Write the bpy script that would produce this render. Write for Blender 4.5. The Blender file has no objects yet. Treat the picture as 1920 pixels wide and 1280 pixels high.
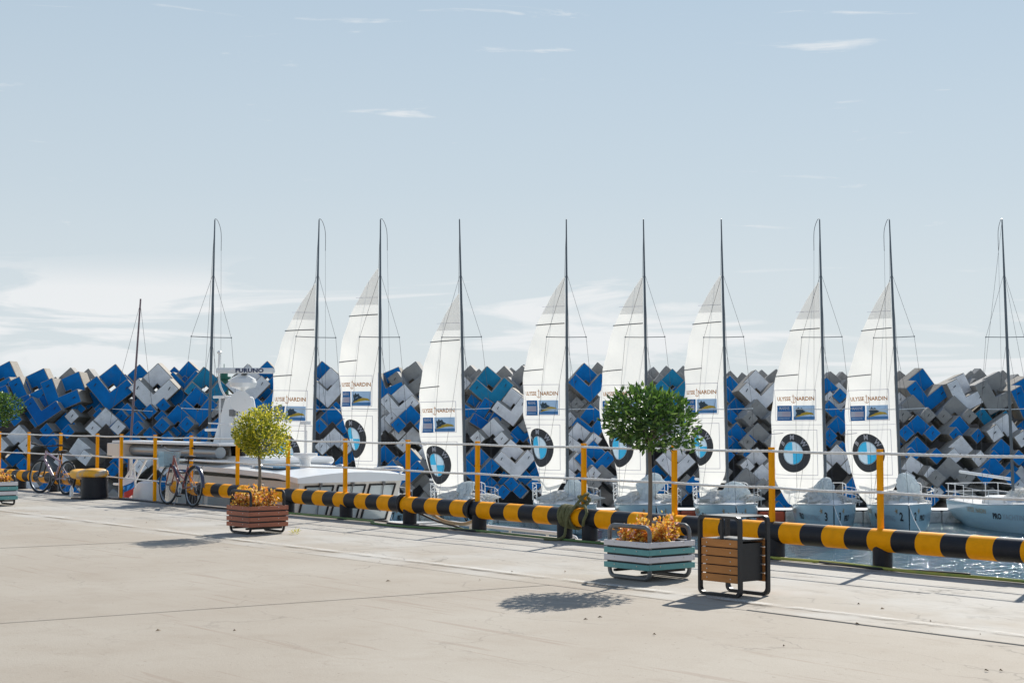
import bpy, bmesh, math, random
from mathutils import Vector, Matrix
R = math.radians
scene = bpy.context.scene
col = scene.collection

# ------------------------------------------------------------------ camera
F_PX, EYE = 3000.0, 1.55
PITCH = math.atan(140 / F_PX)
cam_d = bpy.data.cameras.new('camera')
cam = bpy.data.objects.new('camera', cam_d); col.objects.link(cam)
cam_d.sensor_width = 36.0; cam_d.lens = 36.0 * F_PX / 1920.0
cam_d.clip_start = 0.1; cam_d.clip_end = 20000
cam.location = (0, 0, EYE); cam.rotation_euler = (R(90) + PITCH, 0, 0)
scene.camera = cam

# ------------------------------------------------------------------ world, sun, exposure
SUN_EL, SUN_AZ = 35.0, 25.0          # azimuth clockwise from +Y (towards +X)
world = bpy.data.worlds.new('World'); scene.world = world; world.use_nodes = True
wn, wl = world.node_tree.nodes, world.node_tree.links
for n in list(wn): wn.remove(n)
w_out = wn.new('ShaderNodeOutputWorld'); w_bg = wn.new('ShaderNodeBackground')
w_bg.inputs['Strength'].default_value = 0.105
sky = wn.new('ShaderNodeTexSky'); sky.sky_type = 'NISHITA'; sky.sun_disc = False
sky.sun_elevation = R(SUN_EL); sky.sun_rotation = R(SUN_AZ)
sky.air_density = 1.0; sky.dust_density = 0.0; sky.ozone_density = 2.2
def wmath(op, a, b=None, clamp=False):
    n = wn.new('ShaderNodeMath'); n.operation = op; n.use_clamp = clamp
    for i, s in enumerate((a, b)):
        if s is None: continue
        if isinstance(s, (int, float)): n.inputs[i].default_value = s
        else: wl.new(s, n.inputs[i])
    return n.outputs[0]
def wramp(fac, stops):
    n = wn.new('ShaderNodeValToRGB'); wl.new(fac, n.inputs[0])
    e = n.color_ramp.elements
    e[0].position, e[0].color = stops[0][0], (stops[0][1],) * 3 + (1,)
    e[1].position, e[1].color = stops[-1][0], (stops[-1][1],) * 3 + (1,)
    for p, v in stops[1:-1]:
        k = e.new(p); k.color = (v, v, v, 1)
    return n.outputs[0]
tc = wn.new('ShaderNodeTexCoord'); sep = wn.new('ShaderNodeSeparateXYZ'); wl.new(tc.outputs['Generated'], sep.inputs[0])
def wnoise(scale, loc, detail, rough, sc=1.0, dist=0.0):
    mp = wn.new('ShaderNodeMapping'); mp.inputs['Scale'].default_value = scale; mp.inputs['Location'].default_value = loc
    wl.new(tc.outputs['Generated'], mp.inputs[0])
    n = wn.new('ShaderNodeTexNoise'); n.inputs['Scale'].default_value = sc
    n.inputs['Detail'].default_value = detail; n.inputs['Roughness'].default_value = rough; n.inputs['Distortion'].default_value = dist
    wl.new(mp.outputs[0], n.inputs['Vector']); return n.outputs['Fac']
elev = sep.outputs['Z']
low = wnoise((5, 5, 48), (3.1, 0.4, 0.7), 8, 0.60, 1.0, 0.7)
low_lv = wramp(elev, [(0.0, 0.8), (0.05, 1.0), (0.078, 0.95), (0.092, 0.5), (0.12, 0.0)])
low_m = wmath('MULTIPLY', wramp(low, [(0.40, 0.0), (0.56, 1.0)]), low_lv)
hi = wnoise((9, 9, 95), (2.2, 5.0, 3.3), 7, 0.62, 1.0, 0.6)
hi_lv = wramp(elev, [(0.07, 0.0), (0.10, 0.75), (0.5, 0.6), (1.0, 0.3)])
hi_m = wmath('MULTIPLY', wramp(hi, [(0.61, 0.0), (0.74, 1.0)]), hi_lv)
veil = wramp(elev, [(0.0, 0.50), (0.08, 0.42), (0.14, 0.24), (0.27, 0.0)])
cl = wmath('MAXIMUM', wmath('MAXIMUM', low_m, veil), hi_m, True)
haze_lv = wramp(elev, [(0.0, 0.92), (0.10, 0.90), (0.25, 0.84), (0.5, 0.4), (1.0, 0.1)])
mixh = wn.new('ShaderNodeMixRGB'); wl.new(haze_lv, mixh.inputs[0]); wl.new(sky.outputs[0], mixh.inputs[1]); mixh.inputs[2].default_value = (3.25, 3.9, 4.35, 1)
mixc = wn.new('ShaderNodeMixRGB'); wl.new(cl, mixc.inputs[0]); wl.new(mixh.outputs[0], mixc.inputs[1]); mixc.inputs[2].default_value = (5.75, 5.9, 6.0, 1)
wl.new(mixc.outputs[0], w_bg.inputs['Color']); wl.new(w_bg.outputs[0], w_out.inputs[0])

sun_d = bpy.data.lights.new('sun', 'SUN'); sun_d.energy = 4.7; sun_d.angle = R(0.53); sun_d.color = (1.0, 0.95, 0.86)
sun = bpy.data.objects.new('sun', sun_d); col.objects.link(sun)
to_sun = Vector((math.sin(R(SUN_AZ)) * math.cos(R(SUN_EL)), math.cos(R(SUN_AZ)) * math.cos(R(SUN_EL)), math.sin(R(SUN_EL))))
sun.rotation_euler = (-to_sun).to_track_quat('-Z', 'Y').to_euler(); sun.location = to_sun * 60
scene.view_settings.view_transform = 'Standard'; scene.view_settings.look = 'None'
scene.view_settings.gamma = 1.0; scene.view_settings.use_curve_mapping = False
scene.view_settings.exposure = 0.48

# ------------------------------------------------------------------ measuring helpers (photo pixel -> place)
def ray(px, py):
    x = (px - 960) / F_PX; z = -(py - 640) / F_PX
    c, s = math.cos(PITCH), math.sin(PITCH)
    return Vector((x, c - z * s, s + z * c))
def at(px, py, depth):
    r = ray(px, py); return Vector((0, 0, EYE)) + r * (depth / r.y)
def ground(px, py, z=0.0):
    r = ray(px, py); return Vector((0, 0, EYE)) + r * ((z - EYE) / r.z)
E0 = ground(1655, 1065)
DU = (ground(1655, 1065) - ground(647, 972)).normalized()   # along the quay edge, to the right
DV = Vector((-DU.y, DU.x, 0))                                # out over the water
QA = math.atan2(DU.y, DU.x)
def Q(u, v, z=0.0): return E0 + DU * u + DV * v + Vector((0, 0, z))
WATER = -2.5

# ------------------------------------------------------------------ mesh helpers
class MB:
    def __init__(s): s.v, s.f, s.m = [], [], []
    def add(s, vs, fs, mi=0):
        b = len(s.v); s.v += [tuple(p) for p in vs]
        for f in fs: s.f.append(tuple(i + b for i in f)); s.m.append(mi)
    def box(s, x0, x1, y0, y1, z0, z1, mi=0, M=None):
        vs = [Vector(p) for p in ((x0, y0, z0), (x1, y0, z0), (x1, y1, z0), (x0, y1, z0), (x0, y0, z1), (x1, y0, z1), (x1, y1, z1), (x0, y1, z1))]
        if M: vs = [M @ p for p in vs]
        s.add(vs, [(0, 3, 2, 1), (4, 5, 6, 7), (0, 1, 5, 4), (1, 2, 6, 5), (2, 3, 7, 6), (3, 0, 4, 7)], mi)
    def loft(s, rings, mi=0, cap=True, closed=True):
        n = len(rings[0]); b = len(s.v)
        for r in rings: s.v += [tuple(p) for p in r]
        for i in range(len(rings) - 1):
            for j in range(n if closed else n - 1):
                k = (j + 1) % n
                s.f.append((b + i * n + j, b + i * n + k, b + (i + 1) * n + k, b + (i + 1) * n + j)); s.m.append(mi)
        if cap and closed:
            s.f.append(tuple(b + j for j in range(n))[::-1]); s.m.append(mi)
            s.f.append(tuple(b + (len(rings) - 1) * n + j for j in range(n))); s.m.append(mi)
    def tube(s, pts, r, n=8, mi=0, closed=False, cap=True):
        pts = [Vector(p) for p in pts]; rs = r if isinstance(r, (list, tuple)) else [r] * len(pts)
        rings = []; up = None
        m = len(pts)
        for i, p in enumerate(pts):
            if closed: t = (pts[(i + 1) % m] - pts[i - 1])
            else: t = pts[min(i + 1, m - 1)] - pts[max(i - 1, 0)]
            t.normalize()
            if up is None:
                up = Vector((0, 0, 1)) if abs(t.z) < 0.9 else Vector((1, 0, 0))
            a = t.cross(up)
            if a.length < 1e-5: a = t.orthogonal()
            a.normalize(); up = a.cross(t).normalized()
            rings.append([p + (a * math.cos(2 * math.pi * k / n) + up * math.sin(2 * math.pi * k / n)) * rs[i] for k in range(n)])
        if closed: rings.append(rings[0]); 
        s.loft(rings, mi, cap and not closed)
    def lathe(s, prof, n=20, c=(0, 0, 0), mi=0, cap=True, M=None):
        c = Vector(c); rings = []
        for r, z in prof:
            ring = [Vector((r * math.cos(2 * math.pi * k / n), r * math.sin(2 * math.pi * k / n), z)) for k in range(n)]
            if M: ring = [M @ p for p in ring]
            rings.append([c + p for p in ring])
        s.loft(rings, mi, cap)
    def prism(s, poly, d0, d1, fn, mi=0):
        a = [fn(p[0], p[1], d0) for p in poly]; b = [fn(p[0], p[1], d1) for p in poly]
        s.loft([a, b], mi)
    def mesh(s, name, mats, smooth=False):
        me = bpy.data.meshes.new(name); me.from_pydata(s.v, [], s.f)
        for m in (mats if isinstance(mats, (list, tuple)) else [mats]): me.materials.append(m)
        me.polygons.foreach_set('material_index', s.m)
        bm = bmesh.new(); bm.from_mesh(me); bmesh.ops.recalc_face_normals(bm, faces=bm.faces); bm.to_mesh(me); bm.free()
        if smooth:
            me.polygons.foreach_set('use_smooth', [True] * len(me.polygons))
            me.set_sharp_from_angle(angle=R(38))
        me.update(); return me
    def build(s, name, mats, parent=None, smooth=False, bevel=0):
        me = s.mesh(name, mats, smooth)
        if bevel:
            bm = bmesh.new(); bm.from_mesh(me)
            bmesh.ops.bevel(bm, geom=[e for e in bm.edges if len(e.link_faces) == 2 and e.calc_face_angle(0) > 0.6], offset=bevel, segments=1, affect='EDGES', clamp_overlap=True)
            bm.to_mesh(me); bm.free()
        return link(name, me, parent)
def link(name, data, parent=None):
    o = bpy.data.objects.new(name, data); col.objects.link(o)
    if parent: o.parent = parent
    return o
def empty(name, loc=(0, 0, 0), rot=(0, 0, 0), label=None, cat=None, group=None, kind=None):
    o = link(name, None); o.location = loc; o.rotation_euler = rot; o.empty_display_size = 0.2
    return tag(o, label, cat, group, kind)
def tag(o, label=None, cat=None, group=None, kind=None):
    for k, v in (('label', label), ('category', cat), ('group', group), ('kind', kind)):
        if v: o[k] = v
    return o
def thing(name, loc, rz, label, cat, group=None): return empty(name, loc, (0, 0, rz), label, cat, group)
def smoothstep(a, b, x):
    t = max(0, min(1, (x - a) / (b - a))); return t * t * (3 - 2 * t)
def interp(tab, x):
    if x <= tab[0][0]: return tab[0][1]
    for (a, p), (b, q) in zip(tab, tab[1:]):
        if x <= b: return p + (q - p) * (x - a) / (b - a)
    return tab[-1][1]
def bez(pts, n=10):            # Catmull-Rom through points
    pts = [Vector(p) for p in pts]; out = []
    P = [pts[0]] + pts + [pts[-1]]
    for i in range(1, len(P) - 2):
        for k in range(n):
            t = k / n; a, b, c, d = P[i - 1], P[i], P[i + 1], P[i + 2]
            out.append(0.5 * ((2 * b) + (c - a) * t + (2 * a - 5 * b + 4 * c - d) * t * t + (3 * b - a - 3 * c + d) * t ** 3))
    out.append(pts[-1]); return out
def rloop(w, z0, z1, r, y=0.0, n=5):   # rounded rectangle loop in x-z
    out = []
    for cx, cz, a0 in ((w - r, z1 - r, 0), (r, z1 - r, 90), (r, z0 + r, 180), (w - r, z0 + r, 270)):
        for k in range(n + 1):
            a = R(a0 + 90 * k / n); out.append((cx + r * math.cos(a), y, cz + r * math.sin(a)))
    return out

# ------------------------------------------------------------------ materials
def mat(name, base, rough=0.6, metal=0.0, var=0.0, vscale=6.0, bump=0.0, bscale=40.0, dirt=None, dscale=3.0, dthr=(0.55, 0.75), spec=0.5, coat=0.0, stretch=(1, 1, 1)):
    m = bpy.data.materials.new(name); m.use_nodes = True
    nt = m.node_tree; N, L = nt.nodes, nt.links
    b = N['Principled BSDF']; b.inputs['Roughness'].default_value = rough; b.inputs['Metallic'].default_value = metal
    b.inputs['Specular IOR Level'].default_value = spec; b.inputs['Coat Weight'].default_value = coat
    c = N.new('ShaderNodeRGB'); c.outputs[0].default_value = (*base, 1); out = c.outputs[0]
    t = N.new('ShaderNodeTexCoord'); mp = N.new('ShaderNodeMapping'); mp.inputs['Scale'].default_value = stretch; L.new(t.outputs['Object'], mp.inputs[0])
    oi = N.new('ShaderNodeObjectInfo'); ad = N.new('ShaderNodeVectorMath'); ad.operation = 'ADD'
    sc = N.new('ShaderNodeMath'); sc.operation = 'MULTIPLY'; sc.inputs[1].default_value = 37.0; L.new(oi.outputs['Random'], sc.inputs[0])
    L.new(mp.outputs[0], ad.inputs[0]); L.new(sc.outputs[0], ad.inputs[1]); vec = ad.outputs[0]
    def noise(s, d=5, ro=0.6):
        n = N.new('ShaderNodeTexNoise'); n.inputs['Scale'].default_value = s; n.inputs['Detail'].default_value = d; n.inputs['Roughness'].default_value = ro
        L.new(vec, n.inputs['Vector']); return n.outputs['Fac']
    if var:
        mr = N.new('ShaderNodeMapRange'); mr.inputs[1].default_value = 0.25; mr.inputs[2].default_value = 0.75
        mr.inputs[3].default_value = 1 - var; mr.inputs[4].default_value = 1 + var; L.new(noise(vscale), mr.inputs[0])
        mx = N.new('ShaderNodeVectorMath'); mx.operation = 'SCALE'; L.new(out, mx.inputs[0]); L.new(mr.outputs[0], mx.inputs['Scale']); out = mx.outputs[0]
    if dirt:
        mr = N.new('ShaderNodeMapRange'); mr.inputs[1].default_value, mr.inputs[2].default_value = dthr; L.new(noise(dscale, 8, 0.65), mr.inputs[0])
        mx = N.new('ShaderNodeMixRGB'); mx.inputs[2].default_value = (*dirt, 1); L.new(mr.outputs[0], mx.inputs[0]); L.new(out, mx.inputs[1]); out = mx.outputs[0]
    L.new(out, b.inputs['Base Color'])
    if bump:
        bp = N.new('ShaderNodeBump'); bp.inputs['Strength'].default_value = bump; bp.inputs['Distance'].default_value = 0.02
        L.new(noise(bscale, 4), bp.inputs['Height']); L.new(bp.outputs[0], b.inputs['Normal'])
    return m
def cloth(name, base, trans=0.5, bump=0.15, bscale=3.0):
    m = bpy.data.materials.new(name); m.use_nodes = True; N, L = m.node_tree.nodes, m.node_tree.links
    for n in list(N): N.remove(n)
    o = N.new('ShaderNodeOutputMaterial'); d = N.new('ShaderNodeBsdfDiffuse'); t = N.new('ShaderNodeBsdfTranslucent'); x = N.new('ShaderNodeMixShader')
    x.inputs[0].default_value = trans
    for s in (d, t): s.inputs['Color'].default_value = (*base, 1); L.new(s.outputs[0], x.inputs[1 if s is d else 2])
    tcn = N.new('ShaderNodeTexCoord'); nz = N.new('ShaderNodeTexNoise'); nz.inputs['Scale'].default_value = bscale; nz.inputs['Detail'].default_value = 5
    bp = N.new('ShaderNodeBump'); bp.inputs['Strength'].default_value = bump; bp.inputs['Distance'].default_value = 0.1
    L.new(tcn.outputs['Object'], nz.inputs['Vector']); L.new(nz.outputs['Fac'], bp.inputs['Height'])
    for s in (d, t): L.new(bp.outputs[0], s.inputs['Normal'])
    L.new(x.outputs[0], o.inputs[0]); return m
def leafmat(name, ramp, trans=0.35, rough=0.35):
    m = bpy.data.materials.new(name); m.use_nodes = True; N, L = m.node_tree.nodes, m.node_tree.links
    b = N['Principled BSDF']; b.inputs['Roughness'].default_value = rough; b.inputs['Specular IOR Level'].default_value = 0.5
    at_ = N.new('ShaderNodeAttribute'); at_.attribute_name = 'tone'
    cr = N.new('ShaderNodeValToRGB'); L.new(at_.outputs['Fac'], cr.inputs[0]); e = cr.color_ramp.elements
    e[0].position, e[0].color = ramp[0][0], (*ramp[0][1], 1); e[1].position, e[1].color = ramp[-1][0], (*ramp[-1][1], 1)
    for p, c in ramp[1:-1]: k = e.new(p); k.color = (*c, 1)
    t = N.new('ShaderNodeBsdfTranslucent'); x = N.new('ShaderNodeMixShader'); x.inputs[0].default_value = trans
    L.new(cr.outputs[0], b.inputs['Base Color']); L.new(cr.outputs[0], t.inputs['Color'])
    L.new(b.outputs[0], x.inputs[1]); L.new(t.outputs[0], x.inputs[2]); L.new(x.outputs[0], N['Material Output'].inputs[0]); return m

M = {}
M['yellow'] = mat('yellow_paint', (0.98, 0.385, 0.001), 0.55, spec=0.12, var=0.10, vscale=9, dirt=(0.5, 0.24, 0.04), dscale=14, dthr=(0.66, 0.82), bump=0.12, bscale=60)
M['black'] = mat('black_paint', (0.009, 0.010, 0.016), 0.48, spec=0.35, var=0.3, vscale=12, dirt=(0.035, 0.032, 0.03), dscale=10, dthr=(0.6, 0.8), bump=0.1, bscale=70)
M['steel_black'] = mat('black_steel', (0.018, 0.019, 0.022), 0.45, var=0.2, vscale=20, bump=0.05)
M['steel_grey'] = mat('grey_steel', (0.17, 0.175, 0.18), 0.4, 0.3, var=0.2, vscale=30)
M['rope'] = mat('white_rope', (0.86, 0.84, 0.80), 0.85, var=0.15, vscale=30, bump=0.6, bscale=200)
M['rope_olive'] = mat('olive_rope', (0.16, 0.16, 0.07), 0.9, var=0.3, vscale=40, bump=0.6, bscale=150)
M['hose_yellow'] = mat('yellow_green_hose', (0.42, 0.42, 0.07), 0.45, var=0.25, vscale=4, dirt=(0.2, 0.3, 0.06), dscale=1.2, dthr=(0.48, 0.55))
M['hose_green'] = mat('green_hose', (0.10, 0.19, 0.05), 0.5, var=0.2, vscale=5)
M['cable'] = mat('black_cable', (0.02, 0.02, 0.022), 0.55)
M['rope_tan'] = mat('tan_rope', (0.45, 0.36, 0.24), 0.9, var=0.2, vscale=40)
M['board_brown'] = mat('brown_boards', (0.42, 0.16, 0.10), 0.65, spec=0.2, var=0.16, vscale=5, bump=0.25, bscale=18, dirt=(0.30, 0.12, 0.075), dscale=7, stretch=(1, 6, 6))
M['board_white'] = mat('white_boards', (0.72, 0.69, 0.70), 0.55, var=0.06, vscale=6, bump=0.15, bscale=25, dirt=(0.5, 0.47, 0.44), dscale=9, dthr=(0.6, 0.8))
M['board_teal'] = mat('teal_boards', (0.14, 0.37, 0.36), 0.55, var=0.10, vscale=6, bump=0.15, bscale=25, dirt=(0.22, 0.42, 0.40), dscale=9, dthr=(0.58, 0.8))
M['slat'] = mat('orange_brown_slats', (0.52, 0.22, 0.07), 0.6, spec=0.2, var=0.14, vscale=5, bump=0.2, bscale=16, stretch=(1, 6, 6))
M['bolt'] = mat('bright_bolts', (0.6, 0.58, 0.55), 0.3, 0.8)
M['soil'] = mat('dark_soil', (0.05, 0.035, 0.022), 0.95, var=0.3, vscale=30, bump=0.8, bscale=40)
M['bark'] = mat('grey_bark', (0.20, 0.165, 0.13), 0.9, var=0.3, vscale=14, bump=0.7, bscale=40, stretch=(1, 1, 0.3))
M['gel'] = mat('white_gelcoat', (0.80, 0.80, 0.79), 0.28, var=0.03, vscale=2, coat=0.2, dirt=(0.6, 0.58, 0.52), dscale=2.5, dthr=(0.62, 0.85))
M['hull'] = mat('sky_tinted_white_gelcoat', (0.46, 0.64, 0.72), 0.25, var=0.03, vscale=2, coat=0.3)  # white hull; shade and blue sky reflection are put into this colour
M['cream'] = mat('cream_gelcoat', (0.66, 0.62, 0.56), 0.35, var=0.05, vscale=2, dirt=(0.5, 0.46, 0.4), dscale=2, dthr=(0.6, 0.85))
M['white_metal'] = mat('white_painted_metal', (0.78, 0.78, 0.77), 0.35, var=0.05, vscale=8)
M['alu'] = mat('dark_anodised_mast', (0.13, 0.15, 0.17), 0.35, 0.6, var=0.1, vscale=3)
M['wire'] = mat('steel_wire', (0.10, 0.10, 0.11), 0.4, 0.5)
M['window'] = mat('boat_window_glass', (0.42, 0.47, 0.47), 0.06, 0.0, var=0.15, vscale=1.5, spec=0.9)
M['rubber'] = mat('black_rubber', (0.018, 0.018, 0.019), 0.7, bump=0.1)
M['grey_tube'] = mat('brushed_grey_metal', (0.30, 0.33, 0.36), 0.3, 0.7)
M['blue_glass'] = mat('blue_hatch', (0.12, 0.28, 0.42), 0.1, spec=0.8)
M['ink'] = mat('navy_ink', (0.02, 0.035, 0.10), 0.5)
M['ink_black'] = mat('black_ink', (0.03, 0.03, 0.035), 0.5)
M['ink_grey'] = mat('grey_ink', (0.32, 0.38, 0.44), 0.5)
M['ink_gold'] = mat('gold_ink', (0.42, 0.30, 0.16), 0.5)
M['red_ink'] = mat('red_cloth', (0.55, 0.05, 0.04), 0.7)
M['pont_white'] = mat('white_float_plastic', (0.62, 0.62, 0.62), 0.6, var=0.1, dirt=(0.3, 0.3, 0.27), dscale=4, dthr=(0.5, 0.7))
M['pont_red'] = mat('red_float_plastic', (0.52, 0.10, 0.05), 0.6, var=0.1, dirt=(0.30, 0.12, 0.08), dscale=4, dthr=(0.5, 0.7))
M['jib'] = cloth('pale_blue_cover_cloth', (0.76, 0.81, 0.83), 0.45, 0.25, 2.5)
M['sail'] = cloth('white_sailcloth', (0.79, 0.785, 0.76), 0.45, 0.18, 2.5)
M['sail_grey'] = cloth('grey_head_patch', (0.84, 0.84, 0.84), 0.72)
for k, c in dict(p_white=(0.74, 0.73, 0.78), p_navy=(0.03, 0.14, 0.36), p_sky=(0.40, 0.56, 0.76), p_yellow=(0.82, 0.52, 0.10), p_pink=(0.80, 0.62, 0.66), p_dark=(0.10, 0.13, 0.15),
                 p_ring=(0.06, 0.065, 0.075), p_blue=(0.08, 0.50, 0.80), p_pale=(0.62, 0.76, 0.88), p_orange=(0.42, 0.17, 0.04), p_line=(0.35, 0.35, 0.45), p_sea=(0.16, 0.36, 0.62)).items():
    M[k] = cloth(k, c, 0.45, 0.0)
def paint(name, c, d): return mat(name, c, 0.75, spec=0.2, var=0.16, vscale=3.0, bump=0.5, bscale=22, dirt=d, dscale=3.2, dthr=(0.56, 0.74))
M['blk_blue'] = paint('blue_masonry_paint', (0.003, 0.195, 0.56), (0.03, 0.16, 0.42))
M['blk_deep'] = paint('deep_blue_masonry_paint', (0.004, 0.14, 0.46), (0.02, 0.11, 0.30))
M['blk_teal'] = paint('teal_masonry_paint', (0.02, 0.26, 0.46), (0.07, 0.22, 0.32))
M['blk_white'] = paint('white_masonry_paint', (0.88, 0.87, 0.88), (0.66, 0.64, 0.62))
M['blk_grey'] = paint('bare_grey_concrete', (0.34, 0.33, 0.315), (0.21, 0.20, 0.185))
M['blk_side'] = paint('raw_concrete_sides', (0.33, 0.30, 0.26), (0.19, 0.17, 0.15))
M['rubble'] = mat('gap_shade_rubble', (0.12, 0.115, 0.11), 0.95, var=0.4, vscale=1.5, bump=1.0, bscale=3)  # mound core; dark colour painted in so gaps between blocks look shaded
M['quaywall'] = mat('quay_wall_concrete', (0.25, 0.235, 0.21), 0.9, var=0.25, vscale=1.2, bump=0.5, bscale=8)
M['beacon'] = mat('green_beacon_paint', (0.02, 0.17, 0.12), 0.5, var=0.2, vscale=4)

def ground_mat():
    m = bpy.data.materials.new('weathered_concrete'); m.use_nodes = True; N, L = m.node_tree.nodes, m.node_tree.links
    b = N['Principled BSDF']; b.inputs['Roughness'].default_value = 0.85; b.inputs['Specular IOR Level'].default_value = 0.3
    t = N.new('ShaderNodeTexCoord'); obj = t.outputs['Object']
    def mp(scale, loc=(0, 0, 0), rot=0):
        n = N.new('ShaderNodeMapping'); n.inputs['Scale'].default_value = scale; n.inputs['Location'].default_value = loc; n.inputs['Rotation'].default_value = (0, 0, rot)
        L.new(obj, n.inputs[0]); return n.outputs[0]
    def noise(v, s, d=6, ro=0.6, di=0.0):
        n = N.new('ShaderNodeTexNoise'); n.inputs['Scale'].default_value = s; n.inputs['Detail'].default_value = d; n.inputs['Roughness'].default_value = ro; n.inputs['Distortion'].default_value = di
        L.new(v, n.inputs['Vector']); return n.outputs['Fac']
    def rng(f, a, b_, c=0.0, d=1.0):
        n = N.new('ShaderNodeMapRange'); n.inputs[1].default_value, n.inputs[2].default_value, n.inputs[3].default_value, n.inputs[4].default_value = a, b_, c, d
        L.new(f, n.inputs[0]); return n.outputs[0]
    def mul(a, b_):
        n = N.new('ShaderNodeMath'); n.operation = 'MULTIPLY'
        for i, s in enumerate((a, b_)):
            if isinstance(s, float): n.inputs[i].default_value = s
            else: L.new(s, n.inputs[i])
        return n.outputs[0]
    def mix(f, a, b_):
        n = N.new('ShaderNodeMixRGB')
        for i, s in enumerate((f, a, b_)):
            if isinstance(s, tuple): n.inputs[i].default_value = (*s, 1)
            elif isinstance(s, float): n.inputs[i].default_value = s
            else: L.new(s, n.inputs[i])
        return n.outputs[0]
    s = N.new('ShaderNodeSeparateXYZ'); L.new(obj, s.inputs[0]); v = s.outputs['Y']
    c = mix(rng(noise(obj, 0.35, 5), 0.35, 0.65), (0.335, 0.288, 0.233), (0.392, 0.352, 0.297))
    c = mix(mul(rng(noise(mp((1, 1, 1)), 1.7, 8, 0.7), 0.50, 0.70), 0.45), c, (0.29, 0.24, 0.185))
    c = mix(mul(rng(noise(obj, 5.0, 8, 0.75), 0.55, 0.75), 0.30), c, (0.30, 0.265, 0.225))
    c = mix(mul(rng(noise(obj, 60, 3, 0.6), 0.3, 0.7), 0.22), c, (0.24, 0.21, 0.18))
    c = mix(mul(rng(noise(obj, 23, 2, 0.5), 0.70, 0.74), 0.6), c, (0.16, 0.13, 0.10))
    c = mix(mul(rng(noise(mp((0.9, 2.6, 1), (2, 9, 0), 0.7), 1.3, 9, 0.8, 1.2), 0.58, 0.68), 0.5), c, (0.25, 0.205, 0.16))
    # rubbed tyre marks, long and thin, slightly bent
    for sc, loc, rot, am in (((0.32, 5.5, 1), (0.3, 2.1, 0), 0.55, 0.55), ((0.3, 6.5, 1), (4.3, 0.6, 0), 0.95, 0.45), ((0.4, 7.5, 1), (1.3, 7.6, 0), 0.25, 0.45)):
        c = mix(mul(rng(noise(mp(sc, loc, rot), 1.0, 3, 0.5, 0.5), 0.655, 0.70), am), c, (0.26, 0.20, 0.155))
    # pale scoured patch and the rougher, greyer kerb strip by the edge
    c = mix(mul(rng(v, -3.66, -3.62), mul(rng(noise(obj, 0.55, 6, 0.6), 0.44, 0.60), 0.75)), c, (0.44, 0.425, 0.395))
    edge = rng(v, -3.3, -1.2)
    c = mix(mul(edge, 0.55), c, (0.385, 0.368, 0.338))
    c = mix(mul(edge, mul(rng(noise(mp((0.55, 1.7, 1)), 1.6, 9, 0.78, 0.6), 0.535, 0.66), 0.8)), c, (0.13, 0.11, 0.09))
    c = mix(mul(edge, mul(rng(noise(mp((0.3, 2.4, 1), (5, 3, 0)), 2.6, 9, 0.8, 0.8), 0.58, 0.66), 0.8)), c, (0.07, 0.06, 0.055))
    vo = N.new('ShaderNodeTexVoronoi'); vo.feature = 'DISTANCE_TO_EDGE'; vo.inputs['Scale'].default_value = 1.15
    nn = N.new('ShaderNodeTexNoise'); nn.inputs['Scale'].default_value = 2.2; nn.inputs['Detail'].default_value = 6; L.new(obj, nn.inputs['Vector'])
    ad = N.new('ShaderNodeMixRGB'); ad.blend_type = 'ADD'; ad.inputs[0].default_value = 0.5; L.new(mp((0.6, 1.2, 1)), ad.inputs[1]); L.new(nn.outputs['Color'], ad.inputs[2]); L.new(ad.outputs[0], vo.inputs['Vector'])
    crack = mul(rng(vo.outputs['Distance'], 0.0, 0.014, 1.0, 0.0), mul(rng(v, -9.0, -1.2, 0.10, 1.0), rng(noise(obj, 0.8, 3), 0.45, 0.6)))
    c = mix(mul(crack, 0.7), c, (0.06, 0.055, 0.05))
    L.new(c, b.inputs['Base Color'])
    bp = N.new('ShaderNodeBump'); bp.inputs['Strength'].default_value = 0.35; bp.inputs['Distance'].default_value = 0.01
    L.new(noise(obj, 45, 6, 0.7), bp.inputs['Height']); L.new(bp.outputs[0], b.inputs['Normal'])
    return m
M['ground'] = ground_mat()
def line_mat():
    m = mat('worn_white_line', (0.56, 0.54, 0.50), 0.8); N, L = m.node_tree.nodes, m.node_tree.links
    b = N['Principled BSDF']; t = N.new('ShaderNodeTexCoord'); n = N.new('ShaderNodeTexNoise'); n.inputs['Scale'].default_value = 2.2; n.inputs['Detail'].default_value = 9; n.inputs['Roughness'].default_value = 0.75
    L.new(t.outputs['Object'], n.inputs['Vector']); r = N.new('ShaderNodeMapRange'); r.inputs[1].default_value = 0.40; r.inputs[2].default_value = 0.58; r.inputs[3].default_value = 0.62; r.inputs[4].default_value = 0.05
    L.new(n.outputs['Fac'], r.inputs[0]); L.new(r.outputs[0], b.inputs['Alpha']); return m
M['line'] = line_mat()
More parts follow.
